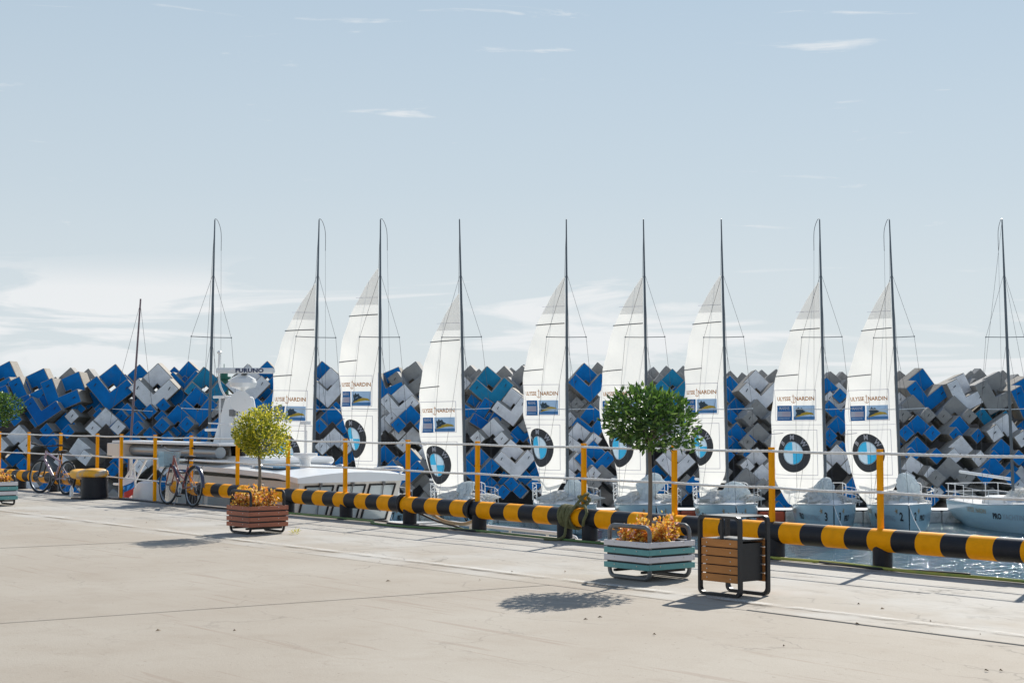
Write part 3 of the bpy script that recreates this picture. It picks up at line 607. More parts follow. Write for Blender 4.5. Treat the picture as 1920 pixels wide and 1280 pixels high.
# ------------------------------------------------------------------ bicycles
def bicycle(u, v, rz, lean, label, frame_c, style, fender=None, wheel_r=0.335, steer=10):
    t = empty('bicycle', Q(u, v, 0), (lean, 0, QA + rz), label, 'bicycle', 'bicycles parked at the railing')
    fm = mat('bike_frame_paint', frame_c, 0.3, var=0.1, vscale=8); wr = wheel_r; wb = 1.06   # rear axle at x=0.53, front at -0.53 (faces -x)
    tyre = MB(); tyre.tube([(wr * math.cos(2 * math.pi * k / 36) * 0.955, 0, wr * math.sin(2 * math.pi * k / 36) * 0.955) for k in range(36)], 0.0155 if style == 'city' else 0.022, 8, closed=True)
    tyre_me = tyre.mesh('tyre', M['rubber'], True)
    rim = MB(); rim.tube([(wr * math.cos(2 * math.pi * k / 36) * 0.88, 0, wr * math.sin(2 * math.pi * k / 36) * 0.88) for k in range(36)], 0.011, 6, closed=True); rim_me = rim.mesh('rim', M['grey_tube'], True)
    hub = MB(); hub.lathe([(0.02, -0.045), (0.02, 0.045)], 10, M=Matrix.Rotation(R(90), 4, 'X')); hub_me = hub.mesh('hub', M['grey_tube'], True)
    sp = MB()
    for k in range(24):
        a = 2 * math.pi * k / 24; s = 1 if k % 2 else -1
        sp.tube([(0.02 * math.cos(a + s), 0.03 * s, 0.02 * math.sin(a + s)), (wr * 0.87 * math.cos(a), 0, wr * 0.87 * math.sin(a))], 0.0016, 4)
    sp_me = sp.mesh('spokes', M['grey_tube'])
    fork_rot = R(steer)
    for x, isf in ((-0.53, True), (0.53, False)):
        w_ = link('wheel', hub_me, t); w_.location = (x, 0, wr)
        if isf: w_.rotation_euler = (0, 0, fork_rot)
        for nm, me in (('tyre', tyre_me), ('rim', rim_me), ('spokes', sp_me)): link(nm, me, w_)
        if fender:
            f = MB(); a0, a1 = (20, 150) if isf else (-5, 160)
            if isf: a0, a1 = 35, 185
            n = 18; rr = wr + 0.018; rings = []
            a0, a1 = (-30, 125) if isf else (0, 165)
            for k in range(n + 1):
                a = R(a0 + (a1 - a0) * k / n); rings.append([(rr * math.cos(a), y, rr * math.sin(a) - (abs(y) * 0.4 if abs(y) > .02 else 0)) for y in (-0.03, -0.012, 0.012, 0.03)])
            f.loft(rings, 0, False, False); fo = f.build('fender', fender, w_, True)
    bb = Vector((0.06, 0, wr - 0.05)); seat_top = Vector((0.24, 0, 0.80)); head_t = Vector((-0.36, 0, 0.82)); head_b = Vector((-0.41, 0, 0.68)); rear = Vector((0.53, 0, wr)); front = Vector((-0.53, 0, wr))
    fr = MB(); rt = 0.017
    if style == 'city':
        fr.tube(bez([head_b, (-0.2, 0, 0.47), bb], 6), rt * 1.1, 9); fr.tube(bez([head_t, (-0.12, 0, 0.56), (0.15, 0, 0.46)], 6), rt * 0.9, 9)
    else:
        fr.tube([head_b, bb], rt * 1.5, 9); fr.tube([head_t, bb.lerp(seat_top, 0.72)], rt * 1.2, 9)
    fr.tube([head_t + Vector((-0.012, 0, 0.04)), head_b], rt * 1.25, 9); fr.tube([bb, seat_top - Vector((0, 0, 0.12))], rt, 9)
    for y in (-0.05, 0.05):
        fr.tube([bb + Vector((0, y * 0.5, 0)), rear + Vector((0, y, 0))], 0.009, 6); fr.tube([bb.lerp(seat_top, 0.7), rear + Vector((0, y, 0))], 0.008, 6)
    fr.build('frame', fm, t, True)
    fk = MB()
    for y in (-0.055, 0.055): fk.tube(bez([head_b + Vector((0, y, -0.03)), head_b.lerp(front, 0.6) + Vector((0.01, y, 0)), front + Vector((0, y, 0))], 4), 0.011 if style == 'city' else 0.017, 7)
    fk.tube([head_b + Vector((0, -0.055, -0.03)), head_b + Vector((0, 0.055, -0.03))], 0.014, 7); fk.build('fork', fm if style == 'city' else M['steel_black'], t, True)
    st = MB(); stm = head_t + Vector((-0.03, 0, 0.13)); st.tube([head_t, stm], 0.013, 8)
    if style == 'city': st.tube(bez([(0.02 + stm.x + 0.14, -0.29, stm.z + 0.06), (stm.x + 0.02, -0.25, stm.z + 0.07), (stm.x - 0.02, -0.08, stm.z), (stm.x - 0.02, 0.08, stm.z), (stm.x + 0.02, 0.25, stm.z + 0.07), (stm.x + 0.16, 0.29, stm.z + 0.06)], 5), 0.011, 8)
    else: st.tube([(stm.x + 0.02, -0.32, stm.z + 0.03), (stm.x - 0.04, -0.05, stm.z), (stm.x - 0.04, 0.05, stm.z), (stm.x + 0.02, 0.32, stm.z + 0.03)], 0.013, 8)
    hb = st.build('handlebar', M['grey_tube'] if style == 'city' else M['steel_black'], t, True)
    for y in (-1, 1):
        g = MB(); x0 = stm.x + (0.10 if style == 'city' else 0.0); zz = stm.z + (0.063 if style == 'city' else 0.025)
        if style == 'city': g.tube([(x0, y * 0.282, zz), (x0 + 0.09, y * 0.294, zz)], 0.017, 8)
        else:
            g.tube([(x0, y * 0.23, zz), (x0 + 0.02, y * 0.34, zz + 0.008)], 0.019, 8); g.tube([(x0 - .02, y * 0.22, zz), (x0 - 0.09, y * 0.27, zz + 0.06)], 0.006, 6)
        g.build('grip', M['rubber'], hb, True)
    sd = MB(); rings = []
    for k in range(9):
        x = -0.15 + 0.29 * k / 8; hw = 0.022 + 0.065 * smoothstep(-0.04, 0.12, x); hh = 0.028 * (0.5 if k in (0, 8) else 1)
        rings.append([(seat_top.x + x, hw * math.cos(a), seat_top.z + 0.035 + hh * math.sin(a) + 0.02 * (x > 0.08)) for a in [2 * math.pi * j / 12 for j in range(12)]])
    sd.loft(rings); sd.tube([seat_top - Vector((0.02, 0, 0.15)), seat_top + Vector((0, 0, 0.015))], 0.012, 8); sd.build('saddle', M['rubber'], t, True)
    cr = MB(); cr.lathe([(0.012, -0.06), (0.012, 0.06)], 8, bb, M=Matrix.Rotation(R(90), 4, 'X')); cr.lathe([(0.09, 0.040), (0.09, 0.044)], 22, bb, M=Matrix.Rotation(R(90), 4, 'X'))
    cg = MB(); cg.lathe([(0.05, 0.035), (0.05, 0.039)], 14, rear, M=Matrix.Rotation(R(90), 4, 'X')); cg.build('cog', M['grey_tube'], t, True)
    cr.tube([bb + Vector((0, -0.062, 0)), bb + Vector((0.10, -0.066, -0.13))], 0.009, 6); cr.tube([bb + Vector((0, 0.062, 0)), bb + Vector((-0.10, 0.066, 0.13))], 0.009, 6)
    ck = cr.build('crankset', M['steel_black'] if style != 'city' else M['grey_tube'], t, True)
    for s in (-1, 1):
        p = MB(); c = bb + Vector((-0.10 * s, 0.11 * s, 0.13 * s)); p.box(c.x - 0.045, c.x + 0.045, c.y - 0.045, c.y + 0.04, c.z - 0.012, c.z + 0.012); p.build('pedal', M['rubber'], ck)
    chain = MB(); chain.tube([bb + Vector((0, -0.042, 0.088)), rear + Vector((0, -0.037, 0.048))], 0.004, 4); chain.tube([bb + Vector((0, -0.042, -0.088)), rear + Vector((0, -0.037, -0.048))], 0.004, 4); chain.build('chain', M['steel_black'], t)
    if style == 'city':
        bk = MB(); X0, X1, Zb, Zt = -0.75, -0.47, 0.66, 0.92
        for zz, e in ((Zb, 0.03), (Zb + 0.09, 0.02), (Zb + 0.17, 0.01), (Zt, 0)):
            bk.tube([(X0 + e, -0.16 + e, zz), (X1 - e, -0.16 + e, zz), (X1 - e, 0.16 - e, zz), (X0 + e, 0.16 - e, zz)], 0.005 if zz < Zt else 0.009, 5, closed=True)
        for k in range(9):
            x = X0 + (X1 - X0) * k / 8
            for y in (-0.16, 0.16): bk.tube([(x, y, Zt), (x * 0.8 + 0.2 * (X0 + X1) / 2, y * 0.82, Zb)], 0.0035, 4)
            y = -0.16 + 0.32 * k / 8
            for x in (X0, X1): bk.tube([(x, y, Zt), (x + (0.03 if x == X0 else -0.03), y * 0.82, Zb)], 0.0035, 4)
        bk.box(X0 + 0.035, X1 - 0.035, -0.125, 0.125, Zb - 0.003, Zb + 0.003)
        # cloth lining
        for (a, b_) in (((X0 + .006, -0.15), (X1 - .006, -0.15)), ((X0 + .006, 0.15), (X1 - .006, 0.15)), ((X0 + .006, -0.15), (X0 + .006, 0.15)), ((X1 - .006, -0.15), (X1 - .006, 0.15))):
            cxm = (X0 + X1) / 2
            lo = [(p[0] * .8 + cxm * .2, p[1] * .83) for p in (a, b_)]
            bk.add([(lo[0][0], lo[0][1], Zb + .02), (lo[1][0], lo[1][1], Zb + .02), (b_[0], b_[1], Zt - 0.02), (a[0], a[1], Zt - 0.02)], [(0, 1, 2, 3)])
        bk.build('basket', mat('pale_blue_basket', (0.42, 0.58, 0.66), 0.6, var=0.15, vscale=20), t)
        rk = MB()
        for y in (-0.06, 0.06): rk.tube([(0.33, y, 0.72), (0.74, y, 0.725)], 0.006, 6); rk.tube([(0.68, y, 0.722), (0.54, y, wr + 0.01)], 0.006, 6)
        for x in (0.4, 0.52, 0.64, 0.735): rk.tube([(x, -0.06, 0.722), (x, 0.06, 0.722)], 0.005, 6)
        rk.build('luggage_rack', M['grey_tube'], t, True)
    else:
        hn = MB(); hn.tube([(0.3, -0.09, 0.8), (0.42, -0.09, 0.62), (0.5, -0.09, 0.45)], 0.008, 6); hn.build('cable', M['steel_black'], t)
    ks = MB(); ks.tube([bb + Vector((0.05, -0.06, -0.03)), Vector((0.14, -0.17, 0.01))], 0.008, 6); ks.build('kickstand', M['grey_tube'], t)
    return t
bicycle(-14.86, -0.36, R(-3), R(-4), 'city bicycle with pale blue front basket and dark fenders, at the railing', (0.30, 0.10, 0.085), 'city', mat('dark_fender', (0.05, 0.06, 0.11), 0.25), 0.35, 4)
bicycle(-20.38, -0.36, R(6), R(-4), 'black bicycle with a pale pink frame tube and no basket, left of the bollard', (0.42, 0.30, 0.36), 'mtb', None, 0.335, 12)

# ------------------------------------------------------------------ motor boat moored at the quay
yacht = thing('motor_boat', Q(-15.5, 2.0, WATER), QA, 'white motor boat with radar tower and wide cabin windows moored at the quay', 'boat')
UY, VY = -15.5, 2.0
def yp(u, v, z): return Vector((u - UY, v - VY, z - WATER))
hl = MB(); rings = []
for u, hw, zt in ((-24.0, 1.35, -0.75), (-21, 1.45, -0.72), (-18, 1.5, -0.55), (-15, 1.5, -0.42), (-13.2, 1.42, -0.34), (-12.0, 1.15, -0.27), (-11.0, 0.7, -0.2), (-10.45, 0.2, -0.14), (-10.3, 0.03, -0.12)):
    rings.append([yp(u - (0.0 if u < -12 else (u + 12) * 0.0), 2.1 + s * hw * k, z) for s, k, z in ((-1, 1, zt), (-1, 0.96, zt - 0.7), (-1, 0.8, -2.2), (-1, 0.2, -2.9), (1, 0.2, -2.9), (1, 0.8, -2.2), (1, 0.96, zt - 0.7), (1, 1, zt))])
hl.loft(rings); hl.build('hull', M['gel'], yacht, True)
rub = MB(); rub.tube([yp(u, 2.1 - hw - 0.03, z) for u, hw, z in ((-24, 1.35, -0.85), (-18, 1.5, -0.66), (-13.2, 1.42, -0.45), (-11.0, 0.7, -0.3), (-10.3, 0.03, -0.24))], 0.05, 8); rub.build('rubbing_strake', M['rubber'], yacht, True)
# wheelhouse: side walls, reverse raked front, roof
wh = MB()
VN, VF = 1.0, 3.15
fb, ft, ab = -13.55, -13.15, -18.2
wh.add([yp(ab, VN, -0.45), yp(fb, VN + .05, -0.42), yp(fb, VF - .05, -0.42), yp(ab, VF, -0.45), yp(ab, VN + .05, 0.46), yp(ft, VN + .02, 0.42), yp(ft, VF - .02, 0.42), yp(ab, VF - .05, 0.46)],
       [(0, 3, 2, 1), (0, 1, 5, 4), (1, 2, 6, 5), (2, 3, 7, 6), (3, 0, 4, 7)])
whs = wh.build('wheelhouse', M['cream'], yacht)
rf = MB(); prof = []
for u, z in ((-18.4, 0.62), (-17.0, 0.63), (-15.2, 0.60), (-13.7, 0.56), (-13.05, 0.50)):
    row = []
    for k in range(9):
        v = VN - 0.08 + (VF - VN + 0.16) * k / 8; row.append(yp(u, v, z + 0.08 * math.sin(math.pi * k / 8)))
    row += [yp(u, VF + 0.08, z - 0.09), yp(u, VN - 0.08, z - 0.09)]; prof.append(row)
rf.loft(prof); roof = rf.build('roof', M['gel'], yacht, True)
b = MB(); b.box(*[x for x in (-17.2 - UY, -15.0 - UY, 1.35 - VY, 2.9 - VY, 0.66 - WATER, 0.80 - WATER)]); b.build('roof_box', M['gel'], yacht, bevel=0.05)
def front_pt(a, bb_):     # a across (0..1), bb_ up (0..1) on the raked front
    return yp(fb + (ft - fb) * bb_ + 0.004, VN + 0.05 + (VF - VN - 0.1) * a, -0.42 + 0.84 * bb_)
nrm = Vector((0.89, 0, -0.45))
for a0, a1 in ((0.05, 0.32), (0.37, 0.64), (0.69, 0.95)):
    fr_ = MB(); P = [front_pt(*q) for q in ((a0, 0.16), (a1, 0.16), (a1, 0.92), (a0, 0.92))]
    fr_.tube([p + nrm * 0.012 for p in P], 0.022, 6, closed=True); win = fr_.build('window_frame', M['rubber'], yacht, True)
    g = MB(); g.add([p + nrm * 0.006 for p in P] + [p + nrm * 0.001 for p in P], [(0, 1, 2, 3), (7, 6, 5, 4), (0, 4, 5, 1), (1, 5, 6, 2), (2, 6, 7, 3), (3, 7, 4, 0)]); g.build('pane', M['window'], win)
    wp = MB(); p0 = front_pt((a0 + a1) / 2, 0.96) + nrm * 0.03; wp.tube([p0, front_pt((a0 + a1) / 2 + 0.04, 0.35) + nrm * 0.035], 0.01, 6); wp.lathe([(0.03, -0.02), (0.03, 0.03)], 10, p0); wp.build('wiper', M['steel_grey'], yacht, True)
for u0, u1 in ((-17.6, -16.6), (-16.4, -15.3), (-15.1, -13.95)):
    g = MB(); g.box(u0 - UY, u1 - UY, VN - VY - 0.012, VN - VY + 0.03, -0.12 - WATER, 0.30 - WATER); g.build('side_window', M['window'], yacht, bevel=0.01)
dk = MB(); dk.tube([yp(-13.3, 1.0, 0.08), yp(-12.2, 1.15, 0.1), yp(-11.2, 1.6, 0.12), yp(-10.5, 2.05, 0.15), yp(-11.2, 2.6, 0.12), yp(-12.2, 3.05, 0.1)], 0.014, 6)
# roof fittings
def lathe_part(name, prof, u, v, z, m, parent=None, n=16):
    q = MB(); q.lathe(prof, n, yp(u, v, z)); return q.build(name, m, parent or yacht, True)
lathe_part('roof_vent', [(0.09, 0.0), (0.10, 0.03), (0.07, 0.07), (0.02, 0.085)], -15.0, 1.25, 0.63, M['bolt'])
lathe_part('roof_vent', [(0.09, 0.0), (0.10, 0.03), (0.07, 0.07), (0.02, 0.085)], -14.2, 2.5, 0.60, M['bolt'])
lathe_part('pedestal', [(0.10, 0.0), (0.10, 0.10), (0.13, 0.16), (0.22, 0.20), (0.22, 0.25)], -14.35, 1.85, 0.64, M['gel'], n=24)
b = MB(); b.tube([yp(-14.35, 1.85, 0.88), yp(-14.35, 1.85, 1.4)], 0.018, 8); b.box(-14.45 - UY, -14.25 - UY, 1.8 - VY, 1.9 - VY, 1.4 - WATER, 1.46 - WATER); b.build('antenna_post', M['white_metal'], yacht, True)
b = MB(); b.box(-14.9 - UY, -14.1 - UY, 1.15 - VY, 1.6 - VY, 0.63 - WATER, 0.665 - WATER); b.build('roof_hatch', M['blue_glass'], yacht, bevel=0.01)
b = MB(); b.tube(bez([yp(-13.2, 3.1, 0.52), yp(-13.0, 3.05, 0.62), yp(-13.0, 2.8, 0.66), yp(-13.1, 2.5, 0.64)], 5), 0.016, 6); b.build('grab_rail', M['white_metal'], yacht, True)
b = MB(); b.tube([yp(-17.5, 1.05, 0.72), yp(-15.5, 1.0, 0.72), yp(-14.0, 0.98, 0.66)], 0.012, 6); b.build('grab_rail', M['white_metal'], yacht, True)
# radar tower
TU, TV = -16.95, 1.95
tw = MB(); tr_ = []
for z, a0, a1, c0, c1 in ((0.66, -0.62, 0.34, -0.42, 0.42), (0.95, -0.46, 0.32, -0.36, 0.36), (1.85, -0.22, 0.22, -0.22, 0.22), (1.93, -0.2, 0.2, -0.2, 0.2)):
    tr_.append([yp(TU + a, TV + c, z) for a, c in ((a0, c0), (a1, c0), (a1, c1), (a0, c1))])
tw.loft(tr_); tower = tw.build('radar_tower', M['gel'], yacht, bevel=0.03)
def bx(name, u0, u1, v0, v1, z0, z1, m, par=None, bev=0.01):
    q = MB(); q.box(u0 - UY, u1 - UY, v0 - VY, v1 - VY, z0 - WATER, z1 - WATER); return q.build(name, m, par or yacht, bevel=bev)
bx('platform', TU - 0.62, TU - 0.15, TV - 0.25, TV + 0.25, 1.90, 1.95, M['gel'])
bx('platform', TU - 0.85, TU - 0.3, TV - 0.3, TV + 0.3, 1.26, 1.31, M['gel'])
b = MB(); b.lathe([(0.05, 0), (0.05, 0.12), (0.10, 0.14), (0.24, 0.18), (0.27, 0.26), (0.24, 0.34), (0.12, 0.40), (0.02, 0.41)], 22, yp(TU + 0.12, TV, 1.93)); b.build('radar_dome', M['gel'], yacht, True)
dirx = (DU * 0.9 * 0 + Vector((1, 0, 0)))
sc = MB(); ang = QA
def wdir(wx, wy): return Vector((wx * math.cos(-QA) - wy * math.sin(-QA), wx * math.sin(-QA) + wy * math.cos(-QA), 0))
sx, sy = wdir(1, 0.12).normalized(), wdir(-0.12, 1).normalized()
sc0 = yp(TU + 0.22, TV, 2.42)
def scp(a, d, z): return sc0 + sx * a + sy * d + Vector((0, 0, z))
sc.loft([[scp(a, d * s, z * s) for d, z in ((-0.07, -0.05), (-0.08, 0.0), (-0.06, 0.055), (0.06, 0.055), (0.08, 0.0), (0.07, -0.05))] for a, s in ((-0.56, 0.6), (-0.53, 1), (0.53, 1), (0.56, 0.6))])
scanner = sc.build('radar_scanner', M['gel'], yacht, True)
b = MB(); b.tube([yp(TU + 0.12, TV, 2.33), scp(0, 0, -0.045)], 0.045, 10); b.build('scanner_mount', M['steel_grey'], yacht, True)
b = MB(); b.tube(bez([scp(-0.50, 0.1, 0.35), scp(-0.50, 0.1, -0.2), scp(-0.38, 0.06, -0.5)], 4), 0.022, 8); b.lathe([(0.04, 0), (0.05, 0.03), (0.02, 0.06)], 10, scp(-0.50, 0.1, 0.33)); b.build('mast_light', M['white_metal'], yacht, True)
b = MB(); Ms = Matrix.Rotation(R(90), 4, 'Y') @ Matrix.Rotation(R(25), 4, 'X')
b.lathe([(0.07, -0.2), (0.10, -0.15), (0.12, 0.0), (0.19, 0.20), (0.20, 0.26), (0.14, 0.262)], 20, yp(TU + 0.45, TV - 0.25, 1.83), M=Ms); b.build('searchlight', M['gel'], yacht, True)
b = MB(); b.tube([yp(TU + 0.18, TV - 0.2, 1.80), yp(TU + 0.40, TV - 0.25, 1.83)], 0.03, 8); b.build('searchlight_arm', M['steel_grey'], yacht, True)
bx('deck_lamp', TU + 0.16, TU + 0.32, TV - 0.32, TV - 0.2, 1.55, 1.68, M['steel_grey'])
for (u, v, z0, z1, r) in ((-16.65, 1.7, 0.66, 3.0, 0.0), (-16.9, 1.5, 0.62, 1.95, 0.0)):
    b = MB(); b.tube([yp(u, v, z0), yp(u, v, min(z1, 1.9))], 0.022, 8); b.build('antenna', M['white_metal'], yacht, True)
b = MB(); b.tube([yp(-17.25, 1.45, 1.42), yp(-16.4, 1.45, 1.40)], 0.014, 6); b.lathe([(0.03, -0.03), (0.03, 0.03)], 8, yp(-16.4, 1.45, 1.40)); b.build('antenna_bar', M['white_metal'], yacht, True)
# boarding gangway carried aft with its grey roller tube and strutted frame
bx('gangway_deck', -20.6, -16.0, 1.0, 1.7, 1.0, 1.05, M['gel'])
bx('gangway_base', -20.6, -16.2, 1.0, 1.7, 0.70, 0.74, M['gel'])
bx('gangway_end', -20.75, -20.0, 0.96, 1.74, 0.742, 0.998, M['cream'])
b = MB(); b.tube([yp(-19.98, 1.2, 0.87), yp(-16.3, 1.2, 0.87)], 0.11, 16); b.build('roller_tube', M['grey_tube'], yacht, True)
bx('gangway_back', -20.0, -16.2, 1.60, 1.68, 0.742, 0.998, M['rubber'])
for u in (-20.4, -19.9, -18.0):
    b = MB(); b.tube([yp(u, 1.1, 0.70), yp(u, 1.1, -0.75)], 0.035, 8); b.build('strut', M['white_metal'], yacht, True)
b = MB(); b.tube([yp(-20.4, 1.1, 0.1), yp(-19.6, 1.1, 0.68)], 0.025, 6); b.tube([yp(-19.85, 1.1, 0.1), yp(-19.2, 1.1, 0.68)], 0.025, 6); b.tube([yp(-20.7, 1.1, 0.15), yp(-19.9, 1.1, 0.15)], 0.025, 6); b.build('brace', M['white_metal'], yacht, True)
bx('aft_bench', -21.5, -19.0, 1.6, 2.6, -0.72, -0.35, M['gel'], None, 0.06)
b = MB(); b.lathe([(0.02, -0.38), (0.18, -0.33), (0.26, -0.2), (0.28, 0), (0.26, 0.2), (0.18, 0.33), (0.02, 0.38)], 20, yp(-18.0, 0.55, -0.05)); b.build('fender', M['gel'], yacht, True)
b = MB(); b.tube([yp(-18.0, 0.55, 0.33), yp(-18.0, 0.9, 0.68)], 0.012, 5); b.build('fender_line', M['rope'], yacht)
b = MB(); b.tube([yp(-19.3, 1.0, -0.7), yp(-19.55, 1.0, 0.55)], 0.025, 8); b.build('flag_staff', M['white_metal'], yacht, True)
fl = MB(); nu, nv = 14, 6
fm_ = [M['p_white'], M['p_navy'], M['red_ink']]
for i in range(nu + 1):
    for j in range(nv + 1):
        a, c = i / nu, j / nv
        fl.v.append(tuple(yp(-19.55 - 0.62 * a + 0.04, 1.0 + 0.05 * math.sin(7 * a + c), 0.5 - 0.42 * c - 0.34 * a - 0.04 * math.sin(5 * a))))
for i in range(nu):
    for j in range(nv): fl.f.append((i * (nv + 1) + j, (i + 1) * (nv + 1) + j, (i + 1) * (nv + 1) + j + 1, i * (nv + 1) + j + 1)); fl.m.append(j // 2)
fl.build('flag', fm_, yacht, True)

# ------------------------------------------------------------------ flat lettering templates
def text2d(body, size, bold=0.0, xs=1.0, align='CENTER', space=1.0):
    cu = bpy.data.curves.new('t', 'FONT'); cu.body = body; cu.size = size; cu.align_x = align; cu.align_y = 'CENTER'; cu.offset = bold; cu.resolution_u = 2; cu.space_character = space
    o = bpy.data.objects.new('t', cu); col.objects.link(o); bpy.context.view_layer.update()
    me = o.evaluated_get(bpy.context.evaluated_depsgraph_get()).to_mesh()
    vs = [(v.co.x * xs, v.co.y) for v in me.vertices]; fs = [tuple(p.vertices) for p in me.polygons]
    o.evaluated_get(bpy.context.evaluated_depsgraph_get()).to_mesh_clear()
    bpy.data.objects.remove(o); bpy.data.curves.remove(cu); return vs, fs
def rect2d(x0, x1, y0, y1, nx=6, ny=4):
    vs = [(x0 + (x1 - x0) * i / nx, y0 + (y1 - y0) * j / ny) for j in range(ny + 1) for i in range(nx + 1)]
    return vs, [(j * (nx + 1) + i, j * (nx + 1) + i + 1, (j + 1) * (nx + 1) + i + 1, (j + 1) * (nx + 1) + i) for j in range(ny) for i in range(nx)]
def ring2d(r0, r1, a0=0, a1=360, n=48, nr=2):
    vs, fs = [], []
    for j in range(nr + 1):
        r = r0 + (r1 - r0) * j / nr
        for i in range(n + 1): a = R(a0 + (a1 - a0) * i / n); vs.append((r * math.cos(a), r * math.sin(a)))
    for j in range(nr):
        for i in range(n): fs.append((j * (n + 1) + i, j * (n + 1) + i + 1, (j + 1) * (n + 1) + i + 1, (j + 1) * (n + 1) + i))
    return vs, fs
def moved(tpl, dx, dy, rot=0.0):
    c, s = math.cos(rot), math.sin(rot); return [(x * c - y * s + dx, x * s + y * c + dy) for x, y in tpl[0]], tpl[1]
# radar lettering
tv, tf = text2d('FURUNO', 0.105, 0.004, 1.25)
b = MB(); b.add([scp(x + 0.08, -0.072 + (-0.009 * (0.0)) - 0.012, y + 0.002) for x, y in tv], tf); b.build('lettering', M['ink'], scanner)
# ------------------------------------------------------------------ racing sail boats
T_UL = text2d('ULYSSE', 0.20, 0.004, 1.0); T_NA = text2d('NARDIN', 0.20, 0.004, 1.0); T_MA = text2d('MARINE', 0.155, 0.004, 0.86)
T_B, T_M, T_W = (text2d(c, 0.24, 0.010, 1.0) for c in 'BMW')
T_PRO = text2d('PRO', 0.27, 0.012, 1.0, 'LEFT'); T_YA = text2d('YACHTING', 0.27, 0.0, 0.92, 'LEFT'); T_UN = text2d('ULYSSE  NARDIN', 0.24, 0.002, 0.95, 'LEFT')
T_NUM = {k: text2d(k, 0.40, 0.012) for k in '123456789'}
T_UL = (T_UL[0], T_UL[1])
HL = 7.3; BOW = 3.05
def hb(s): return 1.10 * (math.sin(math.pi / 2 * min(1, s / 0.52)) ** 0.78) * (1 - 0.16 * smoothstep(0.6, 1.0, s))
def zd(s): return 1.02 - 0.16 * smoothstep(0, 0.55, s)
def zk(s): return 0.05 - 0.45 * smoothstep(0, 0.25, s) + 0.42 * smoothstep(0.65, 1.0, s)
def hull_pt(s, w, side):
    a = w * math.pi / 2
    return Vector((side * hb(s) * max(0.0, math.cos(a)) ** 0.55, -BOW + 0.22 * (1 - s) ** 3 * (w) + HL * s, zd(s) - (zd(s) - zk(s)) * math.sin(a) ** 1.1))
def hull_at(dist, z, side, off=0.006):       # dist aft of the stem along the side
    s = max(0.004, dist / HL)
    w = 2 / math.pi * math.asin(min(1, max(0.0, (zd(s) - z) / (zd(s) - zk(s)))) ** (1 / 1.1))
    p = hull_pt(s, w, side); q = hull_pt(s + 0.01, w, side); r_ = hull_pt(s, min(1, w + 0.02), side)
    n = (q - p).cross(r_ - p).normalized()
    if n.x * side < 0: n = -n
    return p + n * off
def hull_mesh():
    m_ = MB(); ns, nw = 26, 10; rings = []
    for i in range(ns + 1):
        s = 0.002 + 0.998 * (i / ns) ** 1.35
        rings.append([hull_pt(s, k / nw, -1) for k in range(nw + 1)] + [hull_pt(s, 1 - k / nw, 1) for k in range(1, nw + 1)])
    m_.loft(rings, 0, False, False)
    last = rings[-1]; b0 = len(m_.v); m_.v += [tuple(p) for p in last]; m_.f.append(tuple(range(b0, b0 + len(last)))); m_.m.append(0)
    return m_.mesh('hull', M['hull'], True)
def deck_mesh():
    m_ = MB(); rows = []
    for i in range(23):
        s = 0.003 + 0.996 * i / 22
        rows.append([(hb(s) * 0.995 * t_, -BOW + HL * s, zd(s) + 0.012 + 0.05 * (1 - t_ * t_) * min(1, s * 4)) for t_ in (-1, -0.6, -0.2, 0.2, 0.6, 1)])
    m_.loft(rows, 0, False, False)
    for sd in (-1, 1): m_.tube([(sd * hb(s) * 0.99, -BOW + HL * s, zd(s) + 0.02) for s in [0.004 + 0.99 * i / 16 for i in range(17)]], 0.022, 6)
    return m_.mesh('deck', M['gel'], True)
def coach_mesh():
    m_ = MB(); rings = []
    for s, hw, h in ((0.30, 0.25, 0.02), (0.34, 0.5, 0.18), (0.42, 0.6, 0.30), (0.58, 0.66, 0.34), (0.60, 0.66, 0.05)):
        y = -BOW + HL * s; z0 = zd(s) - 0.02
        rings.append([(-hw * 1.12, y, z0), (-hw, y, z0 + h * 0.8), (-hw * 0.7, y, z0 + h), (hw * 0.7, y, z0 + h), (hw, y, z0 + h * 0.8), (hw * 1.12, y, z0)])
    m_.loft(rings); return m_.mesh('coach_roof', M['gel'], True)
HULL, DECK, COACH = hull_mesh(), deck_mesh(), coach_mesh()
MAST_H = 10.25; RAKE = R(2.4); DK = 0.95
def mast_pt(h, x=0.0, y=0.0): return Vector((x, y + h * math.sin(RAKE), DK + h * math.cos(RAKE)))
m_ = MB(); hs = [0, 3, 6, 7.8, 9.2, 10.25]; m_.tube([mast_pt(h) for h in hs], [0.055, 0.055, 0.05, 0.042, 0.03, 0.022], 10); MAST = m_.mesh('mast', M['alu'], True)
m_ = MB(); m_.tube([mast_pt(10.25), mast_pt(10.22, 0.06, -0.1), mast_pt(9.9, 0.16, -0.16), mast_pt(9.2, 0.19, -0.18)], 0.011, 5); m_ = None
def spreader_mesh(h, w):
    q = MB()
    for sd in (-1, 1): pass
    return q
def wire_mesh(pts, r=0.0055):
    q = MB(); q.tube(pts, r, 4); return q.mesh('stay', M['wire'])
SPR = [(5.95, 0.72, 0.014), (3.35, 0.98, 0.017)]
STAYS = []
for sd in (-1, 1):
    STAYS.append([(sd * 1.0, 0.35, DK - 0.05), mast_pt(3.35, sd * 0.98, 0.22), mast_pt(5.95, sd * 0.72, 0.16), mast_pt(8.3)])
    STAYS.append([(sd * 0.98, 0.3, DK - 0.05), mast_pt(5.9)])
STAYS.append([(0, -BOW + 0.12, 1.05), mast_pt(8.2, 0, -0.04)]); STAYS.append([(0, HL - BOW - 0.1, 0.95), mast_pt(10.2)])
STAY_ME = [wire_mesh(p) for p in STAYS]
